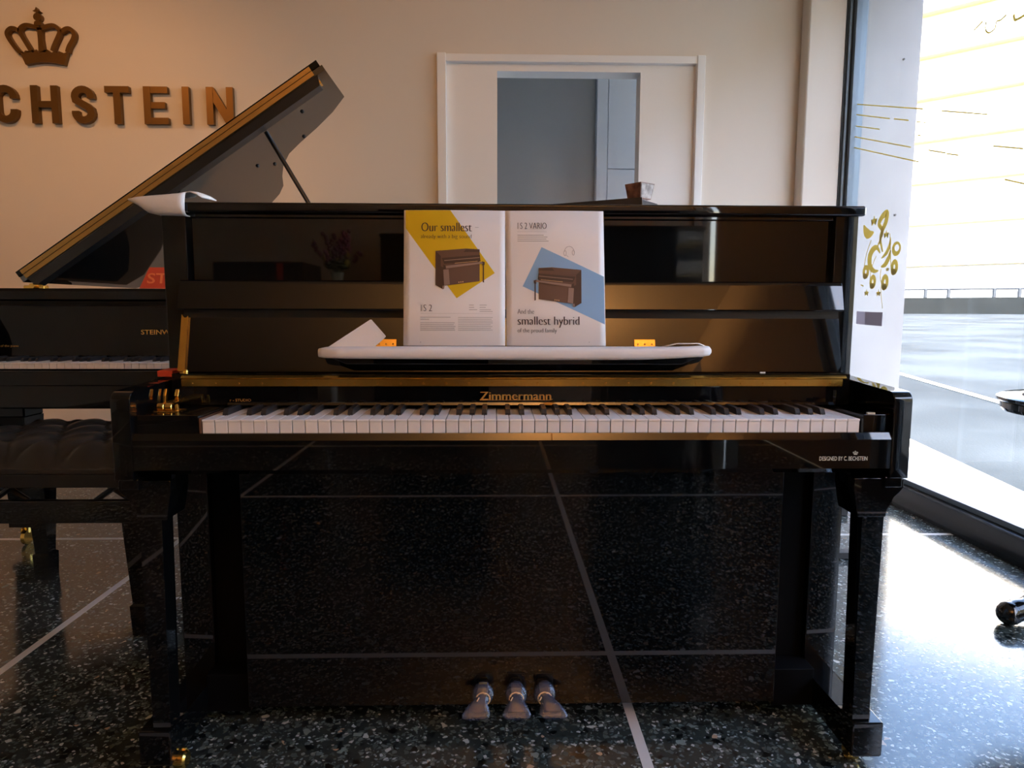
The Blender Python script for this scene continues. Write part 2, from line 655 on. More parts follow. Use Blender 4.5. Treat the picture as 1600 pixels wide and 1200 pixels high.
struct(wr.build('wall_right', M['wallrear'], smooth=0))
# shallow pilaster in the corner by the window
struct(MB().box(1.655, 1.862, 2.60, 2.7, 0, 3.1, 0.012, 3).build('trim_1', M['wall']))
# wide white door frame: architrave, fixed white leaves, opening in the middle
dd = MB()
dd.box(-0.32, -0.03, 2.715, 2.83, 0, 2.262)
dd.box(0.77, 1.08, 2.715, 2.83, 0, 2.262)
dd.box(-0.03, 0.77, 2.715, 2.83, 2.217, 2.262)
door = struct(dd.build('door_1', M['trim'], smooth=0))
ar = MB()
ar.box(-0.362, -0.312, 2.675, 2.72, 0, 2.30, 0.004)
ar.box(1.077, 1.122, 2.675, 2.72, 0, 2.30, 0.004)
ar.box(-0.355, 1.115, 2.68, 2.72, 2.256, 2.296, 0.004)
struct(ar.build('door_frame', M['trim'], door))
# hallway seen through the opening
hw = MB()
hw.box(-1.7, 1.83, 4.0, 4.1, 0, 3.2)
hw.box(-1.8, -1.7, 2.83, 4.1, 0, 3.2)
struct(hw.build('wall_hall', M['hall'], smooth=0))
hc = MB()
hc.box(0.705, 0.783, 3.93, 4.0, 0, 2.9)
hc.box(0.787, 1.4, 3.93, 4.0, 0, 1.928)
hc.box(0.787, 1.4, 3.93, 4.0, 1.936, 2.9)
hc.box(0.70, 1.4, 3.945, 4.0, 0, 2.9)
struct(hc.build('door_2', M['halllight'], smooth=0))
struct(MB().box(-1.8, 2.0, 2.83, 4.1, 2.95, 3.1).build('ceiling_hall', M['halllight'], smooth=0))

# shop window: plinth, sill, aluminium posts, glass
win = struct(MB().box(1.87, 1.97, 2.585, 2.70, 0.11, 2.92, 0.004).build('window_1', M['alu']))
wg = MB()
wg.box(1.862, 1.885, 2.60, 2.705, 0.11, 2.92)
wg.box(1.884, 1.888, 2.578, 2.59, 0.11, 2.92)
struct(wg.build('gasket', M['gasket'], win, smooth=0))
wf = MB()
wf.box(1.89, 1.95, 2.555, 2.585, 0.11, 2.92, 0.003)
wf.box(1.88, 1.96, -2.1, 2.585, 2.86, 2.92, 0.003)
wf.box(1.88, 1.96, -2.1, -2.03, 0.11, 2.86, 0.003)
struct(wf.build('window_frame', M['alu'], win))
pl = MB()
pl.prism([(1.815, 0.0), (1.815, 0.038), (1.835, 0.052), (1.862, 0.078), (1.885, 0.088), (2.0, 0.088), (2.0, 0.0)], 'Y', -2.1, 2.7, 0)
struct(pl.build('window_plinth', M['plinth'], win, smooth=60))
struct(MB().box(1.89, 1.965, -2.1, 2.6, 0.088, 0.112, 0.003).build('window_sill', M['alu'], win))
struct(MB().box(1.917, 1.923, -2.05, 2.56, 0.112, 2.87).build('glass_pane', M['glass'], win, smooth=0))
struct(MB().box(1.917, 1.923, -4.85, -4.2, 0.0, 2.92).build('window_2', M['glass'], smooth=0))


# gold film decorations stuck on the glass, as (y, z) on the pane
def onglass(u, v, d):
    return Vector((1.9165 - d, u, v))


def decal(name, label, strokes, m=M['goldfilm'], cat='window decal', group=None, polys=()):
    b = MB()
    for p, w in strokes:
        b.stroke(p, w, onglass, 0.0004, lift=0.001)
    for p in polys:
        b.slab([onglass(u, v, 0) for u, v in p], (-0.0006, 0, 0))
    return tag(b.build(name, m, smooth=0), label, cat, group)


def ell(c, ry, rz, n=20, tilt=0):
    return [(c[0] + ry * math.cos(2 * math.pi * i / n) * math.cos(tilt) - rz * math.sin(2 * math.pi * i / n) * math.sin(tilt),
             c[1] + ry * math.cos(2 * math.pi * i / n) * math.sin(tilt) + rz * math.sin(2 * math.pi * i / n) * math.cos(tilt)) for i in range(n)]


def star(c, r):
    return [(c[0] + (r if i % 2 == 0 else r * 0.38) * math.sin(i * math.pi / 5), c[1] + (r if i % 2 == 0 else r * 0.38) * math.cos(i * math.pi / 5)) for i in range(10)]


def s2(pts, n=6):
    return [(p.x, p.y) for p in spline([Vector(q) for q in pts], n)]


def taper(n, a, b):
    return [a + (b - a) * math.sin(math.pi * i / (n - 1)) for i in range(n)]


clef = s2([(2.263, 1.228), (2.226, 1.296), (2.262, 1.340), (2.234, 1.375), (2.197, 1.385), (2.200, 1.345), (2.227, 1.304), (2.240, 1.257), (2.212, 1.196)])
cbow = s2([(2.236, 1.192), (2.270, 1.222), (2.305, 1.215), (2.330, 1.185), (2.325, 1.135), (2.285, 1.105), (2.241, 1.104)])
sw1 = s2([(2.222, 1.122), (2.185, 1.132), (2.155, 1.165), (2.143, 1.202)])
sw2 = s2([(2.222, 1.165), (2.182, 1.187), (2.155, 1.222), (2.150, 1.262)])
decal('clef_decal', 'gold treble clef film with looping strokes on the window glass',
      [(clef, taper(len(clef), 0.010, 0.034)), (cbow, taper(len(cbow), 0.006, 0.040)), (sw1, taper(len(sw1), 0.004, 0.03)), (sw2, taper(len(sw2), 0.004, 0.024))])
cres = s2([(2.41, 1.352), (2.385, 1.315), (2.352, 1.298), (2.306, 1.303)])
decal('note_decal', 'gold curved swoosh film by the piano lid edge on the window glass', [(cres, taper(len(cres), 0.006, 0.05))])
notes = [([(2.328, 1.266), (2.367, 1.196), (2.385, 1.121)], (2.362, 1.100), 0.032, 0.036, 'lowest gold note head at the left, beside the piano side'),
         ([(2.272, 1.18), (2.311, 1.117), (2.318, 1.043)], (2.290, 1.046), 0.030, 0.036, 'gold note with curled stem directly under the treble clef'),
         ([(2.22, 1.112), (2.222, 1.064), (2.205, 1.035)], (2.178, 1.040), 0.033, 0.040, 'gold teardrop note right of the curled one, lowest of the group'),
         ([(2.16, 1.281), (2.145, 1.194), (2.135, 1.12)], (2.103, 1.110), 0.031, 0.038, 'gold teardrop note below the open ring note'),
         ([], (2.094, 1.204), 0.040, 0.036, 'open gold ring note farthest right of the treble clef')]
for st, c, ry, rz, lb in notes:
    b = MB()
    if st:
        b.stroke(s2(st), 0.005, onglass, 0.0003)
        b.stroke(ell((c[0], c[1] + 0.004), ry * 0.62, rz * 0.68), 0.024, onglass, 0.0006, closed=True)
        b.slab([onglass(u, v, 0) for u, v in ell((c[0] + 0.004, c[1] - rz * 0.5), ry * 0.7, rz * 0.42)], (-0.0010, 0, 0))
    else:
        b.stroke(ell(c, ry * 0.72, rz * 0.72), [0.012 + 0.012 * (1 + math.sin(2 * math.pi * i / 20 + 2.4)) / 2 for i in range(20)], onglass, 0.0006, closed=True)
    tag(b.build('note_decal', M['goldfilm'], smooth=0), lb + ', on the window glass', 'window decal', 'gold music notes on the window')
for c, r, lb in [((2.312, 1.362), 0.030, 'largest gold star, left of the treble clef top'), ((2.191, 1.281), 0.024, 'small gold star right of the treble clef top'),
                 ((2.162, 1.107), 0.014, 'tiny gold star between the two teardrop notes'), ((2.344, 0.994), 0.021, 'gold star above the grey film strip, left one'),
                 ((2.230, 0.990), 0.020, 'gold star above the grey film strip, right one')]:
    b = MB()
    b.slab([onglass(u, v, 0) for u, v in star(c, r)], (-0.0006, 0, 0))
    tag(b.build('star_decal', M['goldfilm'], smooth=0), lb + ', on the window', 'window decal', 'gold stars on the window')
decal('tail_decal', 'thin gold trailing line film under the treble clef on the window', [([(2.212, 1.03), (2.205, 0.98), (2.183, 0.912)], 0.004)])
decal('tail_decal', 'tiny gold dash film beside the piano side, over the left small star', [([(2.406, 1.038), (2.377, 1.03)], 0.006)])
gb = MB()
gb.slab([onglass(u, v, 0) for u, v in [(2.345, 0.895), (2.181, 0.893), (2.181, 0.823), (2.342, 0.826)]], (-0.0006, 0, 0))
gs = tag(gb.build('grey_strip_decal', M['greyfilm'], smooth=0), 'two-tone grey rectangular film strip low on the window, beside the piano', 'window decal')
gb = MB()
gb.slab([onglass(u, v, 0) for u, v in [(2.43, 0.897), (2.345, 0.895), (2.342, 0.826), (2.43, 0.829)]], (-0.0006, 0, 0))
gb.build('pale_end', M['greyfilm2'], gs, smooth=0)['label'] = 'lighter grey left end'
staff = [([(2.55, 2.010), (1.955, 1.82)], 'topmost thin gold staff line on the window glass'),
         ([(2.55, 1.956), (2.223, 1.848)], 'second gold staff line from the top, long left piece'),
         ([(2.187, 1.838), (2.063, 1.798)], 'second gold staff line from the top, short middle dash'),
         ([(1.998, 1.774), (1.927, 1.753)], 'second gold staff line from the top, dash at the pillar edge'),
         ([(2.55, 1.896), (2.31, 1.819)], 'third and shortest gold staff line on the glass before the pillar'),
         ([(1.985, 1.711), (1.953, 1.701)], 'tiny gold dash at the pillar edge, level with the third staff line'),
         ([(2.555, 1.841), (2.03, 1.667)], 'fourth gold staff line from the top on the glass'),
         ([(2.555, 1.784), (1.959, 1.585)], 'lowest long gold staff line on the glass before the pillar'),
         ([(1.818, 1.774), (1.525, 1.679)], 'upper gold dash on the glass before the bright facade'),
         ([(1.892, 1.623), (1.77, 1.584)], 'lower left gold dash before the bright facade'),
         ([(1.764, 1.58), (1.683, 1.556)], 'short gold dash just right of the lower left one before the facade'),
         ([(1.479, 1.547), (1.32, 1.501)], 'lower right gold dash before the bright facade'),
         ([(1.403, 1.405), (1.274, 1.362)], 'gold dash at the right photo edge, lowest before the facade')]
for p, lb in staff:
    tag(MB().stroke(p, 0.0055, onglass, 0.0006).build('staff_line_decal', M['goldfilm'], smooth=0), lb, 'window decal', 'gold staff lines on the window')
curl1 = s2([(1.575, 2.049), (1.573, 2.017), (1.551, 1.998), (1.52, 2.003), (1.514, 2.025), (1.49, 2.022), (1.462, 2.03)])
curl2 = s2([(1.424, 2.016), (1.414, 1.992), (1.374, 1.990), (1.342, 1.996), (1.31, 2.02)])
decal('curl_decal', 'gold looping curl film high on the window before the facade', [(curl1, 0.007), ([(1.644, 2.042), (1.593, 2.058)], 0.008)])
decal('curl_decal', 'gold wavy curl film at the top right corner of the window', [(curl2, 0.011)])

# ------------------------------------------------------------------ outdoors
tag(MB().box(2.0, 2.357, 2.735, 3.3, -0.1, 3.3).build('exterior_pillar', M['pillar'], smooth=0), 'pale rendered wall pillar outside the shop window', 'pillar')
pil = bpy.data.objects['exterior_pillar']
b = MB()
for y_, z_ in ((2.262, 2.31), (2.268, 1.45)):
    b.lathe([(0.006, 0), (0.006, 0.006)], (y_, 2.729, z_), 10, 'Y')
b.build('bolt', M['gasket'], pil, smooth=0)
struct(MB().box(2.0, 2.55, -7, 3.3, 3.0, 3.3).build('added_sun_shade', M['pillar'], smooth=0))  # added overhang out of view, keeps direct sun off the pillar
struct(MB().prism([(1.97, -1.2), (1.97, 40), (10.1, 40)], 'Z', -0.12, 0.0).build('pavement', M['pave'], smooth=0))
# street surface rising gently away from the shop
gr = MB()
N = 30
def gz(x, y):
    s = x * 0.57 + y * 0.82
    return -0.025 + max(0.0, 0.0166 * (s - 4.0))
rows = []
for i in range(N + 1):
    X = 1.9 + (i / N) ** 2 * 110
    rows.append([(X, Y, gz(X, Y)) for Y in [-60 + 170 * (j / 40) for j in range(41)]])
gr.loft(rows, closed_ring=False)
struct(gr.build('street', M['asphalt'], smooth=60))
tag(MB().slab([(5.32, 8.1, gz(5.32, 8.1) + .004), (5.42, 8.1, gz(5.42, 8.1) + .004), (4.20, 2.1, gz(4.2, 2.1) + .004), (4.10, 2.1, gz(4.1, 2.1) + .004)], (0, 0, 0.006)).build('road_marking', M['roadpaint'], smooth=0),
    'faded pale line painted along the street surface', 'road marking')
# parapet across the street with a low railing
ux, uy = math.cos(R(-33)), math.sin(R(-33))
PC = Vector((25.5, 37.0, 0.0))
def along(s, t=0.0):
    return Vector((PC.x + ux * s - uy * t, PC.y + uy * s + ux * t, 0))
gzp = gz(PC.x, PC.y)
b = MB()
b.loft([[along(-14, 0) + Vector((0, 0, gzp - .3)), along(-14, 0.4) + Vector((0, 0, gzp - .3)), along(-14, 0.4) + Vector((0, 0, gzp + 0.92)), along(-14, 0) + Vector((0, 0, gzp + 0.92))],
        [along(22, 0) + Vector((0, 0, gzp - .3)), along(22, 0.4) + Vector((0, 0, gzp - .3)), along(22, 0.4) + Vector((0, 0, gzp + 0.92)), along(22, 0) + Vector((0, 0, gzp + 0.92))]], cap=True)
par = tag(b.build('parapet_wall', M['parapet'], smooth=0), 'low dark stone parapet wall across the street', 'wall')
rl = thing('railing', 'pale grey metal railing on top of the dark parapet', 'railing', along(4, .2) + Vector((0, 0, gzp + .92)))
MB().tube([along(-14, .2) + Vector((0, 0, gzp + 1.40)), along(22, .2) + Vector((0, 0, gzp + 1.40))], 0.07, 8).build('top_rail', M['rail'], rl)
for i in range(22):
    p = along(-13 + i * 1.62 + (0.5 if i % 2 else 0), .2)
    MB().tube([p + Vector((0, 0, gzp + .92)), p + Vector((0, 0, gzp + 1.40))], 0.10, 8).build('post', M['rail'], rl)
# sunlit facade with yellowish floor bands, running away to the left at 45 degrees
fx, fy = -0.731, 0.682
FC = Vector((34.2, 49.3, 0))
bd = thing('apartment_building', 'tall white sunlit building with yellow floor bands across the street', 'building', FC)
def fpt(s, d, z):
    return Vector((FC.x + fx * s - 0.682 * d, FC.y + fy * s - 0.731 * d, z))
def fbox(mb, s0, s1, d0, d1, z0, z1):
    mb.loft([[fpt(s0, d0, z0), fpt(s0, d1, z0), fpt(s0, d1, z1), fpt(s0, d0, z1)], [fpt(s1, d0, z0), fpt(s1, d1, z0), fpt(s1, d1, z1), fpt(s1, d0, z1)]], cap=True)
b = MB()
fbox(b, -45, 60, -8, 0, -1, 24.5)
b.build('wall', M['facade'], bd, smooth=0)
for k in range(7):
    b = MB()
    z0 = 4.15 + 3.05 * k
    fbox(b, -45, 60, 0, 0.9, z0, z0 + 0.40)
    b.build('floor_band', M['facadeband'], bd, smooth=0)
# second building further down the street, only seen mirrored in the piano lacquer
bq = tag(MB().box(26, 34, -70, -12, 0, 17).build('town_house', add_mottle(mat('ochre_house', (.4, .3, .15), .8), (0.34, .26, .14), (.46, .36, .22), .5), smooth=0), 'ochre house block down the street behind the viewer', 'building')
at_base(bq)

# ------------------------------------------------------------------ sign on the back wall
def onwall(u, v, d):
    return Vector((u, 2.6995 - d, v))
G = 'bronze letters of the wall sign'
zb, zt = 1.905, 2.103
w_ = 0.037
def letter(ch, label, strokes):
    b = MB()
    for k, (p, w) in enumerate(strokes):
        b.stroke(p, w, onwall, 0.030 - 0.0012 * k)
    tag(b.build('sign_letter', M['bronze'], smooth=0), label, 'sign letter', G)
    return b
h_ = w_ / 2
x0, x1 = -2.765, -2.636
letter('C', 'bronze wall letter C, cut by the left photo edge', [([(x1 - h_, zt - 0.07)] + [(x, z) for x, z in arc((x0 + x1) / 2, zt - 0.062, (x1 - x0) / 2 - h_, 0.062 - h_, 0, 180, 12)] + arc((x0 + x1) / 2, zb + 0.062, (x1 - x0) / 2 - h_, 0.062 - h_, 180, 360, 12) + [(x1 - h_, zb + 0.072)], w_)])
x0, x1 = -2.561, -2.417
letter('H', 'bronze wall letter H between the letters C and S', [([(x0 + h_, zb), (x0 + h_, zt)], w_), ([(x1 - h_, zb), (x1 - h_, zt)], w_), ([(x0 + w_ - .002, 2.005), (x1 - w_ + .002, 2.005)], 0.034)])
x0, x1 = -2.345, -2.223
xm, rx = (x0 + x1) / 2, (x1 - x0) / 2 - h_
letter('S', 'bronze wall letter S between the letters H and T', [([(x1 - h_, zt - 0.066)] + arc(xm, zt - 0.056, rx, 0.056 - h_, 0, 180, 10) + [(x0 + h_ + 0.004, zt - 0.075), (xm - 0.01, 2.012), (xm + 0.02, 1.996), (x1 - h_ - 0.004, zb + 0.075)] + arc(xm, zb + 0.056, rx, 0.056 - h_, 0, -180, 10) + [(x0 + h_, zb + 0.066)], w_)])
x0, x1 = -2.165, -2.035
letter('T', 'bronze wall letter T between the letters S and E', [([((x0 + x1) / 2, zb), ((x0 + x1) / 2, zt - 0.03)], w_), ([(x0, zt - 0.017), (x1, zt - 0.017)], 0.034)])
x0, x1 = -1.957, -1.828
letter('E', 'bronze wall letter E between the letters T and I', [([(x0 + h_, zb), (x0 + h_, zt)], w_), ([(x0 + w_, zb + .017), (x1, zb + .017)], 0.034), ([(x0 + w_, zt - .017), (x1, zt - .017)], 0.034), ([(x0 + w_, 2.005), (x1 - .016, 2.005)], 0.034)])
letter('I', 'bronze wall letter I, plain single stroke next to last N', [([(-1.730, zb), (-1.730, zt)], w_)])
x0, x1 = -1.619, -1.474
letter('N', 'bronze wall letter N, the last of the sign above the grand piano lid', [([(x0 + h_, zb), (x0 + h_, zt)], 0.036), ([(x1 - h_, zb), (x1 - h_, zt)], 0.036), ([(x0 + 0.022, zt - .012), (x1 - 0.022, zb + .012)], 0.042)])


# crown above the sign, drawn in millimetres about its own centre line
def crown(fn, d, m, parent=None):
    K = 0.597
    def f(u, v, dd):
        return fn((u - 383) * K / 1000, (585 - v) * 0.578 / 1000, dd)
    b = MB()
    band = [(190, 470), (235, 585)] + [(235 + 345 * t, 585 - 24 * math.sin(math.pi * t)) for t in (0.2, 0.4, 0.6, 0.8)] + [(580, 585), (620, 465)]
    top = [(620, 465), (585, 480), (540, 462), (525, 480), (500, 465), (470, 478), (437, 448), (415, 478), (385, 465), (360, 478), (337, 448), (312, 480), (290, 465), (262, 480), (240, 460), (222, 488), (190, 470)]
    poly = band[1:-1] + top
    b.slab([f(x, y, 0) for x, y in poly], f(0, 0, d) - f(0, 0, 0))
    for pts in ([(195, 480), (150, 430), (100, 350), (88, 300), (120, 265), (160, 265), (195, 285)],
                [(290, 460), (262, 410), (215, 320), (205, 270), (240, 238), (290, 235), (383, 262)],
                [(480, 460), (500, 410), (545, 320), (555, 280), (520, 240), (470, 235), (383, 262)],
                [(612, 470), (630, 420), (672, 350), (680, 300), (650, 262), (610, 262), (570, 290)]):
        sp = s2(pts)
        b.stroke([(p[0], p[1]) for p in sp], 36, f, d)
    b.stroke([(385, 470), (380, 350), (380, 255)], [52, 38, 44], f, d)
    b.stroke([(368, 235), (368, 205), (368, 195)], [70, 60, 40], f, d)
    b.slab([f(x, y, 0) for x, y in ell((368, 160), 36, 36)], f(0, 0, d) - f(0, 0, 0))
    b.slab([f(x, y, 0) for x, y in [(330, 108), (352, 96), (362, 72), (374, 96), (396, 108), (374, 118), (368, 135), (358, 118)]], f(0, 0, d) - f(0, 0, 0))
    return b.build('crown_emblem', m, parent, smooth=0)
tag(crown(lambda u, v, d: Vector((-2.488 + u, 2.6995 - d, 2.210 + v)), 0.028, M['bronze']), 'bronze crown emblem on the wall above the letters', 'sign emblem')

# ------------------------------------------------------------------ grand piano behind, on the left
GX0, GX1 = -1.79, -0.42
HZ = 0.985
gp = thing('grand_piano', 'black grand piano with open lid behind the upright, by the lettered wall', 'grand piano', (-1.1, 1.6, 0))
lidprof = [(1.368, 1.675), (1.291, 1.741), (1.195, 1.786), (1.102, 1.814), (1.028, 1.848), (0.968, 1.925), (0.92, 2.035), (0.88, 2.158), (0.83, 2.229), (0.76, 2.275), (0.62, 2.33), (0.42, 2.37), (0.2, 2.36), (0.06, 2.28), (0.0, 2.15)]
rimo = [(GX0, 1.13), (GX1, 1.13)] + [(GX0 + u, y) for u, y in lidprof]
MB().prism(rimo, 'Z', 0.64, 0.955).build('rim', M['grandlacquer'], gp, smooth=40)
b = MB()
for xa, xb in ((GX0 - 0.07, GX0), (GX1 - 0.07, GX1)):
    b.prism([(0.93, 0.60), (0.93, 0.80), (0.95, 0.84), (1.06, 0.95), (1.16, 0.972), (1.7, 0.972), (1.7, 0.60)], 'X', xa, xb, 0.006)
b.build('arm', M['grandlacquer'], gp)
MB().box(GX0 + 0.01, GX1 - 0.01, 0.945, 1.7, 0.585, 0.70, 0.006).build('keybed', M['grandlacquer'], gp)
MB().box(GX0 + 0.07, GX1 - 0.07, 0.935, 0.948, 0.66, 0.708, 0.003).build('key_slip', M['grandlacquer'], gp)
MB().prism([(1.10, 0.745), (1.115, 0.925), (1.14, 0.925), (1.14, 0.745)], 'X', GX0 + 0.07, GX1 - 0.07).build('fallboard', M['grandlacquer'], gp, smooth=0)
MB().prism([(1.13, 0.928), (1.121, 0.935), (1.121, 0.962), (1.133, 0.972), (1.30, 0.972), (1.30, 0.928)], 'X', GX0 + 0.07, GX1 - 0.07).build('front_rail', M['grandlacquer'], gp, smooth=0)
MB().prism([(1.105, 0.914), (1.119, 0.929), (1.135, 0.929), (1.135, 0.914)], 'X', GX0 + 0.07, GX1 - 0.07).build('nosing', M['grandlacquer'], gp, smooth=0)
add_text('maker_lettering', 'STEINWAY & SONS', 0.235, 0.016, lambda u, v, d: Vector((-1.242 + u, 1.1057 - d + v * .08, 0.817 + v)), M['goldink'], gp, thick=0.01)
add_text('side_lettering', 'of the piano', 0.06, 0.010, lambda u, v, d: Vector((-1.712 + u, 1.1028 - d + v * .08, 0.772 + v)), M['goldink'], gp)
GK = -1.716
P_ = 0.0235
def key_mesh(x, y, z, ln, hgt):
    """white key: top plate with a rounded overhanging front lip over a slightly recessed front"""
    b = MB()
    b.box(x + 0.0005, x + P_ - 0.0005, y, y + ln, z - 0.0045, z, 0.0012, 2)
    b.box(x + 0.0008, x + P_ - 0.0008, y + 0.0015, y + ln, z - hgt, z - 0.0035, 0.0006, 1)
    return b
def black_mesh(x, y, z, ln):
    b = MB()
    xa, xb = x - 0.0055, x + 0.0055
    pr = [(y, z - 0.006), (y + 0.001, z + 0.004), (y + 0.006, z + 0.0108), (y + 0.012, z + 0.012), (y + ln, z + 0.012), (y + ln, z - 0.006)]
    bot, topw = 0.0055, 0.0045
    rows = [[(x - (bot if q[1] < z else topw), q[0], q[1]), (x + (bot if q[1] < z else topw), q[0], q[1])] for q in pr]
    b2 = MB()
    b2.loft(rows, closed_ring=False)
    b2.slab([r[0] for r in rows], (0.0002, 0, 0))
    b2.slab([r[1] for r in rows], (-0.0002, 0, 0))
    b2.loft([[rows[0][0], rows[0][1]], [rows[-1][0], rows[-1][1]]], closed_ring=False)
    return b2
def copy_part(src, dx):
    c = src.copy()
    COL.objects.link(c)
    c.parent = src.parent
    c.location = src.location + Vector((dx, 0, 0))
    return c
w0 = key_mesh(GK, 0.95, 0.733, 0.15, 0.02).build('white_key', M['ivory'], gp)
k0 = black_mesh(GK + P_, 1.0, 0.733, 0.10).build('black_key', M['ebony'], gp, smooth=0)
has_black = lambda i: (i % 7) not in (1, 4)        # i counted from the lowest A
for i in range(1, 30):
    copy_part(w0, i * P_)
for i in range(1, 29):
    if has_black(i):
        copy_part(k0, i * P_)
# lid, opened on the bass side hinge
al = R(34.1)
LU = Vector((math.cos(al), 0, math.sin(al)))
LN = Vector((-math.sin(al), 0, math.cos(al)))
LH = Vector((-1.79, 0, 1.0))
def lidp(u, y, n=0.0):
    return LH + LU * u + LN * n + Vector((0, y, 0))
lid = MB().slab([lidp(0, 1.355)] + [lidp(1.368, 1.355)] + [lidp(u, y) for u, y in lidprof], LN * 0.02).build('lid', M['lidlacquer'], gp, smooth=40)
MB().slab([lidp(0.0, 1.352, 0.022), lidp(1.36, 1.352, 0.022), lidp(1.36, 1.72, 0.022), lidp(0.0, 1.72, 0.022)], LN * 0.022).build('folded_flap', M['grandlacquer'], lid, smooth=0)
b = MB()
b.slab([lidp(0.02, 1.349, 0.004), lidp(1.325, 1.349, 0.004), lidp(1.325, 1.349, 0.020), lidp(0.02, 1.349, 0.020)], (0, 0.005, 0))
b.slab([lidp(0.02, 1.3465, 0.0215), lidp(1.325, 1.3465, 0.0215), lidp(1.325, 1.3465, 0.037), lidp(0.02, 1.3465, 0.037)], (0, 0.005, 0))
for i in range(20):
    p = lidp(0.05 + i * 0.066, 1.3465, 0.029)
    b.lathe([(0.003, 0), (0.002, -0.0012)], (p.x, p.y, p.z), 8, 'Y')
b.build('long_hinge', M['brassdull'], lid, smooth=0)
MB().slab([lidp(0.03, 1.357, -0.034), lidp(1.32, 1.357, -0.034), lidp(1.335, 1.357, 0.001), lidp(0.02, 1.357, 0.001)], (0, 0.05, 0)).build('lid_dark_band', M['satin'], lid, smooth=0)  # added black bar, stands in for the dark reflection along the lid's underside
b = MB()
b.slab([lidp(1.31, 1.36, -0.028), lidp(1.33, 1.36, -0.028), lidp(1.33, 1.36, -0.002), lidp(1.31, 1.36, -0.002)], (0, 0.03, 0))
b.build('lid_catch', M['brass'], lid, smooth=0)
b = MB()
for u, y in ((1.20, 1.55), (1.13, 1.78), (0.95, 1.85), (0.9, 1.75)):
    p = lidp(u, y, 0)
    b.sphere((p.x, p.y, p.z), 0.008, seg=8)
b.build('rubber_bumper', M['satin'], lid)
b = MB()
b.box(-1.775, -1.70, 1.33, 1.36, 0.955, 0.988, 0.003)
b.lathe([(0.010, -0.02), (0.010, 0.03)], (-1.735, 1.335, 0.985), 12, 'Y')
b.build('hinge_block', M['brass'], gp)
pt = lidp(1.043, 1.502, -0.004)
b = MB().tube([pt, (-0.56, 1.50, 0.955)], 0.0085, 10)
b.build('prop_stick', M['satin'], gp)
def grand_leg(x, y):
    b = MB()
    b.box(x - 0.055, x + 0.055, y - 0.055, y + 0.055, 0.50, 0.64, 0.005)
    b.loft([[(x - r, y - r, z), (x + r, y - r, z), (x + r, y + r, z), (x - r, y + r, z)] for r, z in ((0.055, 0.50), (0.035, 0.10), (0.042, 0.095), (0.042, 0.075))], cap=True)
    l = b.build('leg', M['grandlacquer'], gp, smooth=0)
    c = MB()
    c.lathe([(0.028, 0.0), (0.028, 0.014)], (x - 0.007, y - 0.01, 0.028), 18, 'X')
    c.tube([(x, y, 0.075), (x, y, 0.045)], 0.012, 10)
    c.box(x - 0.014, x - 0.009, y - 0.025, y + 0.012, 0.02, 0.065, 0.001)
    c.build('caster', M['brass'], l)
grand_leg(-1.845, 1.36)
grand_leg(-0.52, 1.36)
grand_leg(-1.42, 2.12)
ly = MB().box(-1.27, -0.93, 1.42, 1.56, 0.075, 0.165, 0.004).build('pedal_lyre', M['grandlacquer'], gp)
for x in (-1.20, -1.0):
    MB().tube([(x, 1.49, 0.165), (x + (0.02 if x < -1.1 else -0.02), 1.49, 0.64)], [0.016, 0.022], 10).build('lyre_post', M['grandlacquer'], ly)
for x in (-1.17, -1.10, -1.03):
    b = MB()
    b.loft([[(x - w, y, z), (x + w, y, z), (x + w, y, z + .008), (x - w, y, z + .008)] for w, y, z in ((0.010, 1.44, 0.085), (0.012, 1.36, 0.075), (0.020, 1.30, 0.066), (0.018, 1.27, 0.062))], cap=True)
    b.build('pedal', M['brass'], ly)
# red card standing on the grand piano
rc = MB().slab([(-1.262, 1.15, 0.973), (-1.06, 1.15, 0.973), (-1.06, 1.175, 1.046), (-1.236, 1.175, 1.046)], (0, 0.004, 0)).build('red_card', M['red'], smooth=0)
tag(rc, 'small red card with pale lettering standing on the grand piano', 'card')
add_text('lettering', 'ST', 0.068, 0.036, lambda u, v, d: Vector((-1.238 + u, 1.1545 + v * .34 - d, 0.990 + v)), M['orange'], rc, depth=0.001, thick=0.015)

# ------------------------------------------------------------------ tufted bench
pb = thing('piano_bench', 'black tufted leather piano bench on the left, before the grand piano', 'bench', (-1.27, 0.83, 0))
BX0, BX1, BY0, BY1 = -1.60, -0.955, 0.57, 1.06
b2 = bmesh.new()
NX, NY = 72, 48
sx, sy = BX1 - BX0, BY1 - BY0
btn = []
for j in range(5):
    for i in range(-1, 8):
        u = (i + (0.5 if j % 2 else 0.0)) / 5.0
        v = (j + 0.5) / 4.0 - 0.125
        if 0.02 < u < 0.98 and 0.02 < v < 0.98:
            btn.append((u, v))
def tuft(u, v):
    a, c = 5 * u, 4 * v - 0.0
    d1 = abs(math.sin(math.pi * (a + c * 0.5)))
    d2 = abs(math.sin(math.pi * (a - c * 0.5)))
    puff = (d1 * d2) ** 0.45
    e = min(u, 1 - u, v * sy / sx, (1 - v) * sy / sx) / 0.12
    edge = 1 - (1 - min(e, 1)) ** 2.2
    return 0.475 + 0.068 * edge + 0.022 * (puff - 0.6) * min(1, e * 1.5 + 0.25)
grid = [[b2.verts.new((BX0 + sx * i / NX, BY0 + sy * j / NY, tuft(i / NX, j / NY))) for i in range(NX + 1)] for j in range(NY + 1)]
for j in range(NY):
    for i in range(NX):
        b2.faces.new((grid[j][i], grid[j][i + 1], grid[j + 1][i + 1], grid[j + 1][i]))
cu = MB()
cu._merge(b2)
cu.box(BX0, BX1, BY0, BY1, 0.462, 0.480, 0.004)
cush = cu.build('cushion', M['leather'], pb, smooth=60)
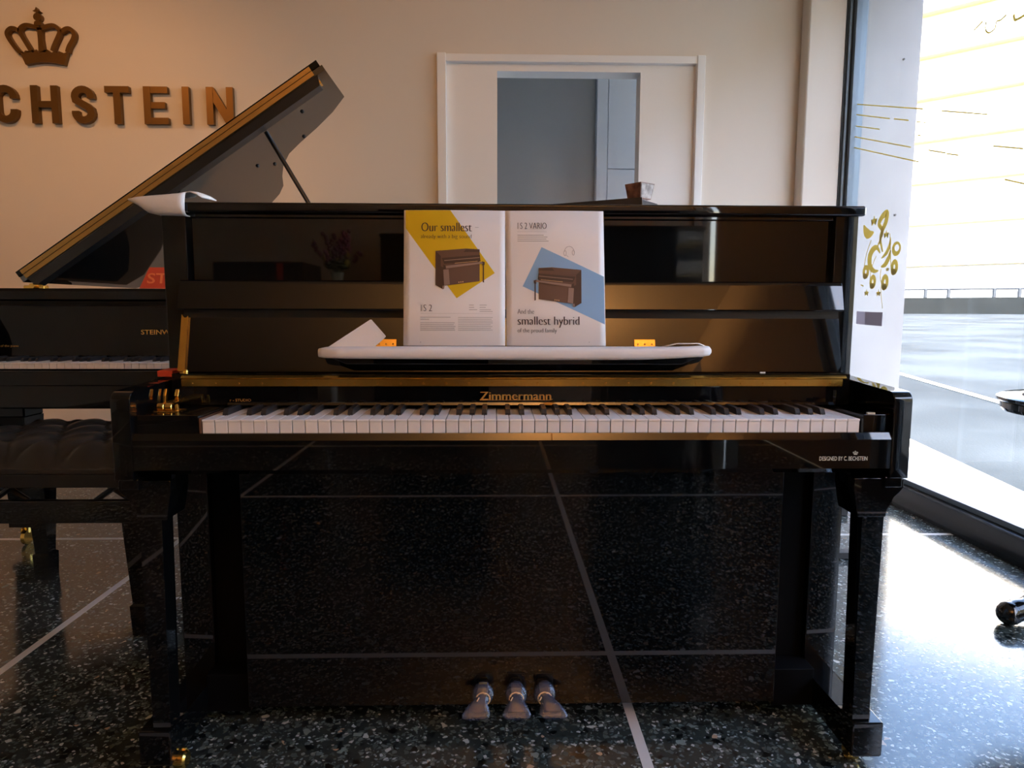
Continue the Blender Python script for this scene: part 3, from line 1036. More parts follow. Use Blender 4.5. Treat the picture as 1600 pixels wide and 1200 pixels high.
for j in range(1, 4):
    for i in range(0, 5):
        u, v = (i + (0.5 if j % 2 else 1.0)) / 5.0, j / 4.0
        if u < 0.97:
            MB().sphere((BX0 + sx * u, BY0 + sy * v, tuft(u, v) + 0.002), 0.008, 1, 1, 0.6, 10).build('button', M['leather'], cush)
MB().box(BX0 + 0.005, BX1 - 0.005, BY0 + 0.005, BY1 - 0.005, 0.425, 0.462, 0.003).build('cushion_frame', M['satin'], pb)
b = MB()
for y0, y1 in ((BY0 + .01, BY0 + .03), (BY1 - .03, BY1 - .01)):
    b.box(BX0 + .01, BX1 - .01, y0, y1, 0.325, 0.388, 0.003)
for x0, x1 in ((BX0 + .01, BX0 + .03), (BX1 - .03, BX1 - .01)):
    b.box(x0, x1, BY0 + .01, BY1 - .01, 0.325, 0.388, 0.003)
b.build('apron', M['lacquer'], pb)
for x in (-1.42, -1.13):
    for y in (0.68, 0.95):
        b = MB()
        b.tube([(x - .05, y, 0.36), (x + .05, y, 0.43)], 0.008, 8)
        b.tube([(x + .05, y + .004, 0.36), (x - .05, y + .004, 0.43)], 0.008, 8)
        b.build('lifting_scissors', M['satin'], pb)
b = MB()
for x in (BX0 - .035, BX1):
    b.lathe([(0.008, 0), (0.008, 0.012), (0.022, 0.012), (0.022, 0.03), (0.018, 0.035)], (x, 0.80, 0.36), 18, 'X')
b.build('height_knob', M['satin'], pb)
for x, y in ((BX0 + .045, BY0 + .045), (BX1 - .07, BY0 + .045), (BX0 + .045, BY1 - .045), (BX1 - .07, BY1 - .045)):
    MB().loft([[(x - r, y - r, z), (x + r, y - r, z), (x + r, y + r, z), (x - r, y + r, z)] for r, z in ((0.033, 0.385), (0.031, 0.30), (0.021, 0.09), (0.027, 0.085), (0.024, 0.0))], cap=True).build('leg', M['lacquer'], pb, smooth=0)

# ------------------------------------------------------------------ the upright piano
up = thing('upright_piano', 'glossy black upright piano with open keyboard in the centre', 'upright piano', (0, 0.30, 0))
LQ = M['lacquer']
XO = 0.733
for s in (-1, 1):
    b = MB()
    a_, c_ = (s * 0.683, s * XO)
    b.box(min(a_, c_), max(a_, c_), 0.2146, 0.56, 0.60, 1.106, 0.003)
    a_ = s * 0.664
    b.box(min(a_, c_), max(a_, c_), 0.2146, 0.56, 0.022, 0.602, 0.003)
    b.build('side_panel', LQ, up)
    # arm beside the keys
    x0, x1 = sorted((s * 0.699, s * 0.734))
    prof = [(-0.013, 0.593)] + [(-0.013 + 0.017 * (1 - math.cos(R(a))), 0.739 + 0.017 * math.sin(R(a))) for a in (0, 22, 45, 67, 90)] + [(0.10, 0.760), (0.225, 0.766), (0.225, 0.593)]
    MB().prism(prof, 'X', x0, x1, 0.002, 2).build('arm', LQ, up)
    # leg with stepped capital, tapering post and foot block running back along the floor
    b = MB()
    x0, x1 = sorted((s * 0.694, s * 0.727))
    b.box(x0, x1, -0.008, 0.12, 0.574, 0.595, 0.002)
    prof = [(0.668, 0.590), (0.735, 0.590), (0.735, 0.572), (0.728, 0.562), (0.716, 0.555), (0.712, 0.545), (0.710, 0.535), (0.704, 0.530), (0.704, 0.515), (0.650, 0.515), (0.646, 0.535), (0.640, 0.572), (0.640, 0.590)]
    b.prism([(s * x, z) for x, z in prof], 'Y', 0.000, 0.075, 0.0015)
    b.loft([[(s * xa, ya, z), (s * xb, ya, z), (s * xb, yb, z), (s * xa, yb, z)] for xa, xb, ya, yb, z in ((0.662, 0.704, 0.006, 0.050, 0.52), (0.668, 0.701, 0.008, 0.048, 0.098))], cap=True)
    leg = b.build('leg', LQ, up, smooth=0)
    x0, x1 = sorted((s * 0.666, s * 0.727))
    b = MB()
    b.prism([(0.0, 0.026), (0.0, 0.097), (0.05, 0.097), (0.07, 0.092), (0.30, 0.092), (0.30, 0.026)], 'X', x0, x1, 0.003)
    ft = b.build('foot', LQ, leg)
    MB().box(x0 + .004, x1 - .004, 0.0005, 0.004, 0.026, 0.034).build('kick_strip', M['satin'], leg, smooth=0)
    b = MB()
    xc = s * 0.683 if s > 0 else -0.663
    b.lathe([(0.014, 0), (0.017, 0.004), (0.017, 0.020), (0.014, 0.024)], (xc - 0.012, 0.034, 0.017), 18, 'X')
    b.tube([(xc, 0.040, 0.02), (xc, 0.045, 0.034)], 0.007, 8)
    b.build('caster', M['brass'], leg)
    MB().lathe([(0.02, 0), (0.02, 0.02)], (s * 0.70 - .01, 0.50, 0.021), 16, 'X').build('caster', M['brass'], up)
# case
MB().box(-0.742, 0.742, 0.203, 0.575, 1.1035, 1.1245, 0.0045, 3).build('lid', LQ, up)
up_panel = MB().box(-0.684, 0.684, 0.232, 0.250, 0.90, 1.106).build('upper_panel', LQ, up, smooth=0)
MB().box(-0.684, 0.684, 0.222, 0.232, 1.096, 1.106, 0.001).build('panel_rail', LQ, up, smooth=0)
MB().box(-0.664, 0.664, 0.545, 0.56, 0.03, 1.10).build('back_board', M['satin'], up, smooth=0)
MB().box(-0.574, 0.574, 0.158, 0.185, 0.048, 0.592, 0.002).build('kickboard', LQ, up)
for s in (-1, 1):
    x0, x1 = sorted((s * 0.574, s * 0.668))
    b = MB()
    b.box(x0, x1, 0.235, 0.255, 0.03, 0.595)
    b.box(x0, x1, 0.172, 0.256, 0.03, 0.115, 0.002)
    b.build('stile', M['deadblack'], up, smooth=0)
# keybed, key slip with chamfer
kb = MB().prism([(-0.0115, 0.612), (-0.0115, 0.667), (-0.0068, 0.6795), (0.0, 0.6795), (0.0, 0.6775), (0.25, 0.6775), (0.25, 0.60), (0.01, 0.60)], 'X', -0.6985, 0.6985).build('keybed', LQ, up, smooth=0)
for xa, xb in ((-0.6985, -0.583), (0.650, 0.6985)):
    MB().box(xa, xb, 0.0, 0.16, 0.675, 0.7125, 0.002).build('cheek_block', LQ, up)
MB().box(-0.5825, -0.5785, 0.0, 0.16, 0.676, 0.7065, 0.0005).build('key_rail', M['felt'], up, smooth=0)
MB().box(0.646, 0.650, 0.0, 0.16, 0.676, 0.705, 0.0005).build('key_rail', M['satin'], up, smooth=0)
b = MB()
b.box(0.660, 0.674, 0.004, 0.010, 0.7125, 0.7155)
b.build('cheek_screw', M['silverink'], up, smooth=0)
KX = -0.5777
w0 = key_mesh(KX, 0.0, 0.7043, 0.155, 0.0262).build('white_key', M['ivory'], up)
k0 = black_mesh(KX + P_, 0.050, 0.7043, 0.105).build('black_key', M['ebony'], up, smooth=0)
for i in range(1, 52):
    copy_part(w0, i * P_)
    if has_black(i) and i < 51:
        sh = {0: 0, 2: -0.0017, 3: 0.0017, 5: -0.0022, 6: 0}[i % 7] if (i % 7) in (0, 2, 3, 5, 6) else 0
        copy_part(k0, i * P_ + sh)
# nameboard with bevelled frame strip
MB().box(-0.684, 0.684, 0.120, 0.165, 0.7148, 0.7505).build('nameboard', LQ, up, smooth=0)
b = MB()
b.prism([(0.120, 0.7192), (0.1194, 0.7192), (0.1176, 0.7142), (0.122, 0.7142)], 'X', -0.575, 0.660)
b.prism([(0.650, 0.120), (0.654, 0.1162), (0.660, 0.1162), (0.660, 0.122), (0.650, 0.122)], 'Z', 0.7142, 0.744)
b.build('nameboard_strip', LQ, up, smooth=0)
add_text('maker_lettering', 'Zimmermann', 0.144, 0.0165, lambda u, v, d: Vector((-0.0705 + u, 0.1197 - d, 0.7245 + v)), M['goldink'], up, thick=-0.006, contrast=0.03)
MB().stroke([(-0.071, 0.7240), (0.072, 0.7240), (0.0765, 0.7262)], 0.0009, lambda u, v, d: Vector((u, 0.1197 - d, v)), 0.0004).build('lettering_underline', M['goldink'], up, smooth=0)
add_text('dealer_lettering', 'r - STUDIO', 0.042, 0.0055, lambda u, v, d: Vector((-0.5705 + u, 0.1197 - d, 0.7215 + v)), M['goldink'], up, thick=0.012)
add_text('design_lettering', 'DESIGNED BY C. BECHSTEIN', 0.0905, 0.0078, lambda u, v, d: Vector((0.5645 + u, -0.0118 - d, 0.6275 + v)), M['silverink'], up)
cb = crown(lambda u, v, d: Vector((0.632 + u * 0.026, -0.0118 - d, 0.6385 + v * 0.026)), 0.0004, M['silverink'], up)
# long brass hinge
hp = MB()
hp.box(-0.664, 0.667, 0.1175, 0.122, 0.7525, 0.7665)
hp.prism([(0.1175, 0.7670), (0.1150, 0.7685), (0.1150, 0.7705), (0.1175, 0.7720), (0.122, 0.7720), (0.122, 0.7670)], 'X', -0.664, 0.674)
hp.prism([(0.1182, 0.7724), (0.126, 0.7765), (0.136, 0.7770), (0.136, 0.7724)], 'X', -0.664, 0.674)
for i in range(29):
    x = -0.643 + i * 0.0459
    hp.lathe([(0.0022, 0), (0.0016, -0.0012)], (x, 0.1175, 0.7580), 10, 'Y')
hp.build('long_hinge', M['brass'], up, smooth=0)
MB().box(-0.684, 0.684, 0.122, 0.17, 0.7505, 0.7768).build('hinge_rail', LQ, up, smooth=0)
# folded-open fallboard: lower leaf, dark gap, upper lip
T = 0.27
fb = MB()
fo = lambda u, z, d=0.0: Vector((u * 0.987, 0.146 + (z - 0.778) * T + d, z))
c8 = [(0.688 - 0.018 * (1 - math.cos(R(a))), 0.779 + 0.018 * (1 - math.sin(R(a)))) for a in (0, 22, 45, 67, 90)]
outline = [(-0.688, 0.779), (0.670, 0.779)] + c8[::-1][1:] + [(0.690, 0.888), (-0.690, 0.888)]
fb.slab([fo(u, z) for u, z in outline], (0, 0.02, 0))
fal = fb.build('fallboard', LQ, up, smooth=0)
MB().box(-0.688, 0.690, 0.196, 0.222, 0.886, 0.908).build('leaf_joint', M['satin'], fal, smooth=0)
up_l = MB().prism([(0.1865, 0.9035), (0.1855, 0.906), (0.1995, 0.958), (0.2015, 0.963), (0.206, 0.9655), (0.232, 0.967), (0.232, 0.9035)], 'X', -0.696, 0.697, 0.001)
up_l.build('fallboard_lip', LQ, fal, smooth=0)
# music ledge on the leaf, its brass hinges
ledge = MB()
ledge.prism([(-0.335, 0.797), (0.335, 0.797), (0.372, 0.812), (-0.372, 0.812)], 'Y', 0.112, 0.1565, 0.001)
lg = ledge.build('music_ledge', LQ, fal, smooth=0)
for xa, xb in ((-0.2885, -0.246), (0.2515, 0.295)):
    z0, z1 = 0.818, 0.8445
    b = MB()
    b.slab([fo(xa, z0, -.002), fo(xb, z0, -.002), fo(xb, z1, -.002), fo(xa, z1, -.002)], (0, 0.002, 0))
    hg = b.build('ledge_hinge', M['brass'], fal, smooth=0)
    b = MB()
    for t in (0.16, 0.5, 0.84):
        p = fo(xa + (xb - xa) * t, z1 - 0.010, -.002)
        b.lathe([(0.0024, 0.001), (0.0018, -0.001)], (p.x, p.y, p.z), 10, 'Y')
    b.build('screw', M['brassdull'], hg, smooth=0)
# brass end strip and soft-fall mechanism on the left
b = MB()
b.slab([fo(-0.6905, 0.781, -.006), fo(-0.676, 0.781, -.006), fo(-0.6765, 0.892, -.006), fo(-0.680, 0.888, -.006), fo(-0.6845, 0.888, -.006), fo(-0.690, 0.895, -.006)], (0, 0.006, 0))
b.build('end_strip', M['brass'], fal, smooth=0)
SX_ = 0.0135
sm = MB()
def bar(mb, x0, x1, pts, t):
    mb.prism([(y - t / 2, z) for y, z in pts] + [(y + t / 2, z) for y, z in reversed(pts)], 'X', x0 + SX_, x1 + SX_, 0.0012)
bar(sm, -0.6910, -0.6835, [(0.122, 0.7215), (0.118, 0.733), (0.128, 0.752), (0.142, 0.772), (0.150, 0.7835)], 0.010)
sm.lathe([(0.006, 0), (0.007, 0.002), (0.007, 0.005), (0.004, 0.007)], (-0.6835 + SX_, 0.150, 0.778), 14, 'X')
sm.lathe([(0.004, 0), (0.004, 0.008)], (-0.684 + SX_, 0.142, 0.768), 10, 'X')
arm1 = sm.build('fallboard_arm', M['brass'], up)
sm = MB()
bar(sm, -0.7105, -0.7045, [(0.11, 0.7215), (0.112, 0.735), (0.118, 0.748)], 0.009)
sm.build('fallboard_arm', M['brass'], up)
for xa in (-0.6925 + SX_, -0.6775 + SX_):
    b = MB()
    b.lathe([(0.0065, 0.0), (0.0075, 0.0008), (0.0075, 0.0122), (0.0065, 0.013)], (xa - 0.001, 0.052, 0.7205), 18, 'X')
    b.box(xa, xa + 0.012, 0.052, 0.120, 0.7235, 0.7275, 0.001)
    b.build('hinge_barrel', M['brass'], up)
b = MB()
b.box(-0.6965 + SX_, -0.650 + SX_, 0.040, 0.075, 0.7125, 0.7140, 0.0004)
b.lathe([(0.0035, 0), (0.0035, 0.010), (0.002, 0.012)], (-0.657 + SX_, 0.050, 0.714), 10, 'Z')
b.build('hinge_plate', M['brass'], up, smooth=0)
# pedals under their plastic bags
pxs = ((-0.066, -0.078), (0.005, 0.005), (0.066, 0.080))
for i, (xa, xb) in enumerate(pxs):
    b = MB()
    b.loft([[(x - w, y, z), (x + w, y, z), (x + w, y, z + .009), (x - w, y, z + .009)] for x, w, y, z in
            ((xa, 0.0105, 0.17, 0.092), (xa, 0.0105, 0.135, 0.090), (xa * .5 + xb * .5, 0.011, 0.118, 0.077), (xb, 0.016, 0.106, 0.0655), (xb, 0.018, 0.098, 0.058))], cap=True)
    b.build('pedal', M['steel'], up)
    MB().box(xa - 0.020, xa + 0.020, 0.1545, 0.160, 0.080, 0.122, 0.002).build('pedal_slot', LQ, up)
side = ['leftmost', 'middle', 'rightmost']
for i, (xa, xb) in enumerate(pxs):
    rnd = random.Random(31 + i)
    rings = []
    prof = [(0.140, 0.0985, 0.013, 0.013, xa), (0.134, 0.096, 0.0195, 0.016, xa), (0.128, 0.092, 0.0225, 0.018, xa), (0.123, 0.087, 0.0215, 0.015, xa), (0.1195, 0.083, 0.0135, 0.011, xa),
            (0.1165, 0.080, 0.0145, 0.011, xa * .6 + xb * .4), (0.111, 0.075, 0.0195, 0.012, xa * .3 + xb * .7), (0.104, 0.068, 0.0260, 0.011, xb), (0.098, 0.062, 0.0295, 0.008, xb * 1.03), (0.0945, 0.058, 0.0275, 0.005, xb * 1.05), (0.092, 0.0555, 0.0205, 0.002, xb * 1.06)]
    for y, z, rx, rz, xc in prof:
        ring = []
        for k in range(28):
            a = 2 * math.pi * k / 28
            q = 1 + (0.13 if y > 0.118 else 0.05) * (rnd.random() - 0.5)
            ring.append((xc + rx * q * math.cos(a), y + 0.25 * rz * math.sin(a) * q, z + rz * q * math.sin(a)))
        rings.append(ring)
    b = MB()
    b.loft(rings, cap=False)
    bag = b.build('plastic_bag', M['film'], smooth=80)
    tag(bag, 'crinkled clear plastic bag tied over the %s of the three pedals' % side[i], 'plastic bag', 'bags over the pedals')
    y, z, rx, rz, xc = prof[4]
    b = MB()
    b.tube([(xc + (rx + .0012) * math.cos(2 * math.pi * k / 24), y + 0.25 * rz * math.sin(2 * math.pi * k / 24) + (0.002 if k % 5 else 0), z + (rz + .0012) * math.sin(2 * math.pi * k / 24)) for k in range(25)], 0.0017, 8)
    b.tube([(xc - rx * .6, y - .004, z + rz * .6), (xc - rx * .9, y - .012, z + rz * .3)], 0.0013, 6)
    b.build('rubber_band', M['rubber'], bag)
    at_base(bag)
b = bpy.data.objects['upright_piano']
MB().box(-0.0745, -0.0575, 0.143, 0.1455, 0.1035, 0.1075, 0.0005).build('pedal_tag', M['yellow'], up, smooth=0)

# ------------------------------------------------------------------ things lying on the upright piano
# packing foam on the music ledge
fr = []
for x, h0, h1, y0, y1 in ((-0.3935, 0.815, 0.822, 0.125, 0.140), (-0.391, 0.8105, 0.828, 0.112, 0.150), (-0.38, 0.809, 0.830, 0.104, 0.158), (-0.34, 0.8075, 0.831, 0.102, 0.160), (-0.15, 0.8065, 0.8315, 0.100, 0.160), (0.05, 0.805, 0.831, 0.100, 0.160),
                          (0.25, 0.8055, 0.8315, 0.102, 0.160), (0.33, 0.8085, 0.832, 0.104, 0.160), (0.375, 0.811, 0.834, 0.106, 0.158), (0.392, 0.814, 0.833, 0.112, 0.150), (0.3985, 0.819, 0.827, 0.125, 0.140)):
    cy_, cz_ = (y0 + y1) / 2, (h0 + h1) / 2
    ry, rz = (y1 - y0) / 2, (h1 - h0) / 2
    fr.append([(x, cy_ + ry * (abs(math.cos(a)) ** 0.55) * (1 if math.cos(a) >= 0 else -1), cz_ + rz * (abs(math.sin(a)) ** 0.55) * (1 if math.sin(a) >= 0 else -1)) for a in [2 * math.pi * k / 24 for k in range(24)]])
fm = MB()
fm.loft(fr, cap=True)
foam = fm.build('packing_foam', M['foam'], smooth=60)
tag(foam, 'long white foam sleeve wrapped over the music ledge of the upright', 'packing foam')
b = MB()
b.slab([(-0.381, 0.156, 0.829), (-0.296, 0.162, 0.8845), (-0.2935, 0.162, 0.8845), (-0.266, 0.160, 0.853), (-0.2645, 0.160, 0.850), (-0.267, 0.160, 0.847), (-0.287, 0.158, 0.829)], (0, 0.003, 0))
b.build('folded_flap', M['foam'], foam, smooth=0)
b = MB()
b.loft([[(0.30, 0.150, 0.830), (0.33, 0.150, 0.8365), (0.372, 0.148, 0.8375), (0.395, 0.140, 0.829)], [(0.30, 0.125, 0.831), (0.33, 0.125, 0.8385), (0.372, 0.122, 0.8385), (0.396, 0.130, 0.829)]], closed_ring=False)
b.build('raised_edge', M['foam'], foam, solid=0.002)
# foam sheet folded round the lid's left corner
rows = []
for x, pts in ((-0.790, [(0.200, 1.127), (0.199, 1.1275), (0.199, 1.128), (0.200, 1.1285), (0.203, 1.129), (0.206, 1.129)]),
               (-0.775, [(0.204, 1.119), (0.199, 1.122), (0.197, 1.127), (0.199, 1.131), (0.206, 1.1325), (0.225, 1.133)]),
               (-0.755, [(0.215, 1.1035), (0.201, 1.106), (0.195, 1.117), (0.197, 1.130), (0.206, 1.1350), (0.245, 1.136)]),
               (-0.735, [(0.225, 1.0990), (0.202, 1.1005), (0.194, 1.113), (0.196, 1.130), (0.208, 1.1372), (0.265, 1.139)]),
               (-0.710, [(0.225, 1.0985), (0.202, 1.1000), (0.194, 1.113), (0.196, 1.132), (0.210, 1.1395), (0.275, 1.142)]),
               (-0.690, [(0.222, 1.0980), (0.202, 1.0995), (0.194, 1.113), (0.196, 1.133), (0.211, 1.1420), (0.280, 1.146)]),
               (-0.684, [(0.222, 1.0980), (0.202, 1.0992), (0.194, 1.113), (0.1965, 1.134), (0.212, 1.1435), (0.280, 1.149)]),
               (-0.676, [(0.222, 1.0972), (0.203, 1.0980), (0.198, 1.108), (0.202, 1.136), (0.215, 1.1455), (0.280, 1.150)])):
    rows.append([(x, y, z) for y, z in pts])
b = MB()
b.loft([[tuple(p) for p in spline([Vector(q) for q in r], 5)] for r in rows], closed_ring=False)
lf = b.build('corner_foam', M['foam'], smooth=60, solid=0.002)
tag(lf, 'white foam sheet folded over the left corner of the upright lid', 'packing foam')
b = MB()
b.loft([[(-0.684, 0.2125, 1.1435), (-0.684, 0.245, 1.147), (-0.684, 0.280, 1.149)], [(-0.668, 0.208, 1.1455), (-0.668, 0.245, 1.150), (-0.668, 0.280, 1.151)], [(-0.655, 0.206, 1.1405), (-0.655, 0.245, 1.144), (-0.655, 0.280, 1.146)], [(-0.643, 0.206, 1.1335), (-0.643, 0.245, 1.136), (-0.643, 0.28, 1.138)]], closed_ring=False)
b.build('curled_edge', M['foam'], lf, solid=0.002)
at_base(lf)

# open brochure leaning on the fallboard
br = thing('brochure', 'open printed brochure with yellow and blue pages on the music ledge', 'brochure', (-0.02, 0.152, 0.8315))
BL_, BH = 0.207, 0.2765
def page(x_left, x_right, skew):
    def fn(s, t, d=0.0):
        """s 0..1 across, t 0..1 up"""
        z = 0.8320 + BH * t
        y = 0.150 + 0.043 * t - 0.010 * math.sin(math.pi * (s if skew > 0 else 1 - s)) * 0.5
        return Vector((x_left + (x_right - x_left) * s + (skew * 0.0035 * (1 - t)), y - d, z))
    return fn
pgL = page(-0.2265, -0.0195, 0.0)
pgR = page(-0.0195, 0.1835, 0.9)
def page_mesh(fn):
    b = MB()
    b.loft([[fn(i / 16, j / 4) for i in range(17)] for j in range(5)], closed_ring=False)
    return b
pl_ = page_mesh(pgL).build('left_page', M['paper'], br, smooth=60, solid=0.0008)
pr_ = page_mesh(pgR).build('right_page', M['paper'], br, smooth=60, solid=0.0008)
b = MB()
for k in range(3):
    o_ = 0.0015 + 0.0012 * k
    b.loft([[pgL(i / 8, j, -o_) + Vector((-0.0006 * k if i == 0 else 0, 0, 0)) for i in range(9)] for j in (0, 1)], closed_ring=False)
    b.loft([[pgR(i / 8, j, -o_) + Vector((0.0007 * k if i == 8 else 0, 0, 0)) for i in range(9)] for j in (0, 1)], closed_ring=False)
b.build('page_block', M['paper'], br, smooth=60)

def prt(fn, cv, name, polys, m, parent, d=0.0007):
    """flat print: polygons in page pixels, cut into narrow strips so that they follow the page's curve"""
    b2 = bmesh.new()
    for poly in polys:
        f = b2.faces.new([b2.verts.new((*cv(x, y), 0)) for x, y in poly])
    for i in range(1, 16):
        bmesh.ops.bisect_plane(b2, geom=b2.verts[:] + b2.edges[:] + b2.faces[:], plane_co=(i / 16, 0, 0), plane_no=(1, 0, 0))
    for v in b2.verts:
        v.co = fn(v.co.x, v.co.y, d)
    mb = MB()
    mb._merge(b2)
    return mb.build(name, m, parent, smooth=0)
def ptext(fn, cv, name, body, x0, x1, y0, y1, m, parent, contrast=0.034, thick=-0.022, d=0.0012):
    (s0, t0), (s1, t1) = cv(x0, y1), cv(x1, y0)
    return add_text(name, body, 1.0, 1.0, lambda u, v, dd: fn(s0 + (s1 - s0) * u, t0 + (t1 - t0) * v, d + dd), m, parent, contrast=contrast, thick=thick)
def rect(x0, y0, x1, y1):
    return [(x0, y0), (x1, y0), (x1, y1), (x0, y1)]
cvL = lambda x, y: ((x - 55) / 825.0, (1165 - y) / 1130.0)
prt(pgL, cvL, 'yellow_band', [[(66, 36), (432, 36), (795, 560), (485, 770), (66, 186)]], M['yellow'], pl_, 0.0006)['label'] = 'slanting yellow printed band'
ptext(pgL, cvL, 'headline', 'Our smallest', 195, 608, 140, 213, M['ink'], pl_)
ptext(pgL, cvL, 'subtitle', 'already with a big sound', 192, 606, 238, 282, M['ink'], pl_, contrast=0.02)
prt(pgL, cvL, 'dash', [rect(634, 177, 664, 180)], M['greyink'], pl_)
ptext(pgL, cvL, 'model_text', 'S 2', 216, 286, 824, 879, M['ink'], pl_, contrast=0.022)
prt(pgL, cvL, 'rotated_note', [rect(194, 826, 199, 878), rect(201, 826, 204, 878)], M['greyink'], pl_)
lines = [rect(190, 896, 778, 897.5)]
for y, x1 in ((928, 436), (946, 262), (974, 470), (990, 462), (1005, 476), (1020, 468), (1035, 472)):
    lines.append(rect(190, y - 2.2, x1, y + 2.2))
for y, x1 in ((930, 779), (945, 770), (960, 778), (975, 779), (990, 762), (1005, 776), (1020, 765), (1035, 778)):
    lines.append(rect(497, y - 2, x1, y + 2))
for y, xa, xb in ((827, 625, 730), (846, 628, 722), (865, 652, 765)):
    lines += [rect(586, y - 2.2, xa, y + 2.2), rect(672, y - 2, xb, y + 2)]
lines += [rect(672, 878, 778, 882), rect(190, 1131, 196, 1139)]
prt(pgL, cvL, 'small_print', lines, M['greyink'], pl_)
def mini_piano(fn, cv, f, parent):
    """printed picture of a small brown upright piano; f maps left-page picture pixels to page pixels"""
    P = lambda *pts: [f(x, y) for x, y in pts]
    prt(fn, cv, 'piano_picture', [P((312, 377), (560, 356), (672, 362), (672, 628), (376, 668), (356, 640), (312, 640))], M['brown2'], parent, 0.0010)
    prt(fn, cv, 'piano_picture', [P((312, 377), (356, 372), (356, 640), (385, 690), (372, 696), (312, 660)), P((346, 500), (376, 515), (376, 668), (346, 655))], M['brown1'], parent, 0.0012)
    prt(fn, cv, 'piano_picture', [P((312, 377), (560, 356), (672, 362), (672, 418), (360, 424)), P((376, 525), (668, 500), (668, 628), (376, 668))], M['brown2'], parent, 0.0016)
    prt(fn, cv, 'piano_picture', [P((560, 362), (672, 362), (672, 384), (540, 386)), P((362, 436), (674, 408), (680, 462), (384, 484)), P((376, 490), (395, 500), (395, 532), (376, 524)), P((690, 462), (714, 468), (712, 494), (694, 498)), P((697, 490), (707, 490), (708, 640), (697, 636)), P((376, 524), (383, 522), (383, 668), (376, 668))], M['brown1'], parent, 0.0020)
    prt(fn, cv, 'piano_picture', [P((396, 502), (690, 466), (700, 480), (400, 524)), P((384, 455), (672, 428), (672, 434), (384, 461)), P((372, 664), (388, 672), (380, 696), (368, 690)), P((376, 534), (420, 530), (430, 655), (384, 664))], M['brown3'], parent, 0.0024)
    prt(fn, cv, 'piano_picture', [P((470, 478), (655, 460), (655, 463), (470, 482)), P((500, 634), (508, 633), (508, 642), (500, 643)), P((516, 632), (524, 631), (524, 640), (516, 641)), P((532, 630), (540, 629), (540, 638), (532, 639))], M['rubber'], parent, 0.0028)
mini_piano(pgL, cvL, lambda x, y: (x, y), pl_)
cvR = lambda x, y: ((x - 38 - 12 * (y - 80) / 958) / 695.0, (1038 - y) / 958.0)
prt(pgR, cvR, 'blue_band', [[(295, 340), (736, 547), (741, 886), (162, 618)]], M['blue'], pr_, 0.0006)['label'] = 'tilted light blue printed panel'
ptext(pgR, cvR, 'headline', 'S 2 VARIO', 145, 330, 167, 211, M['ink'], pr_, contrast=0.02)
ptext(pgR, cvR, 'lead_in', 'And the', 126, 241, 779, 812, M['ink'], pr_, contrast=0.02)
ptext(pgR, cvR, 'headline', 'smallest hybrid', 126, 560, 831, 909, M['ink'], pr_)
ptext(pgR, cvR, 'subtitle', 'of the proud family', 126, 400, 914, 952, M['ink'], pr_, contrast=0.02)
lines = [rect(124, 229.5, 332, 231), rect(125, 166, 128.5, 210), rect(131, 166, 134, 210), rect(626, 1008, 631, 1014)]
for y, x1 in ((255, 310), (268, 336), (282, 328), (297, 344)):
    lines.append(rect(125, y - 2.2, x1, y + 2.2))
prt(pgR, cvR, 'small_print', lines, M['greyink'], pr_)
hb = MB()
def onR(u, v, d):
    s, t = cvR(u, v)
    return pgR(s, t, 0.0008 + d)
hb.stroke(arc(490, 372, 34, 38, 180, 360, 14), 3.0, onR, 0.0003)
hb.stroke(ell((460, 382), 9, 18), 3.0, onR, 0.0003, closed=True)
hb.stroke(ell((519, 378), 8, 18), 3.0, onR, 0.0003, closed=True)
hb.stroke([(470, 398), (484, 408)], 2.5, onR, 0.0003)
hb.build('headphone_sketch', M['greyink'], pr_, smooth=0)
mini_piano(pgR, cvR, lambda x, y: (575 - (x - 312) * 0.835, 488 + (y - 362) * 0.83), pr_)

# red booklet on the back of the left arm
b = MB()
b.slab([(-0.7335, 0.165, 0.767), (-0.703, 0.165, 0.767), (-0.703, 0.215, 0.768), (-0.7335, 0.215, 0.768)], (0, 0, 0.012))
tag(b.build('red_booklet', M['red'], smooth=0), 'small red booklet lying at the back of the upright left arm', 'booklet')
at_base(bpy.data.objects['red_booklet'])

# ------------------------------------------------------------------ display stand behind the upright, with a wooden box
ds = thing('display_stand', 'black stand with a slanted flat top showing above the upright lid', 'stand', (0.33, 1.4, 0))
c_, s_ = math.cos(R(-14)), math.sin(R(-14))
def rp(u, v, z):
    return Vector((0.49 + c_ * u - s_ * v, 1.27 + s_ * u + c_ * v, z))
b = MB()
b.loft([[rp(-0.37, 0, 1.272), rp(0, 0, 1.272), rp(0, 0.3, 1.272), rp(-0.37, 0.3, 1.272)], [rp(-0.37, 0, 1.292), rp(0, 0, 1.309), rp(0, 0.3, 1.309), rp(-0.37, 0.3, 1.292)]], cap=True)
b.build('top', M['satin'], ds, smooth=0)
MB().box(0.24, 0.40, 1.33, 1.50, 0.04, 1.275, 0.004).build('column', M['satin'], ds)
MB().box(-0.1, 1.28, 1.13, 1.17, 0.002, 0.026, 0.002).build('foot', M['satin'], ds)
MB().box(-0.1, 1.52, 1.66, 1.71, 0.002, 0.035, 0.002).build('foot', M['satin'], ds)
MB().box(0.27, 0.37, 1.15, 1.69, 0.02, 0.05, 0.002).build('crossbar', M['satin'], ds)
b = MB()
b.slab([rp(0.001, -0.004, 1.300), rp(0.055, 0.02, 1.286), rp(0.055, 0.16, 1.286), rp(0.001, 0.14, 1.300)], (0, 0, 0.0015))
tag(b.build('white_leaflet', M['paper'], smooth=0), 'white leaflet edge beside the wooden box on the stand', 'leaflet')
q = Matrix.Rotation(R(38), 3, 'Z')
def bx(u, v, z):
    p = q @ Vector((u, v, 0))
    return Vector((0.494 + p.x, 1.335 + p.y, z))
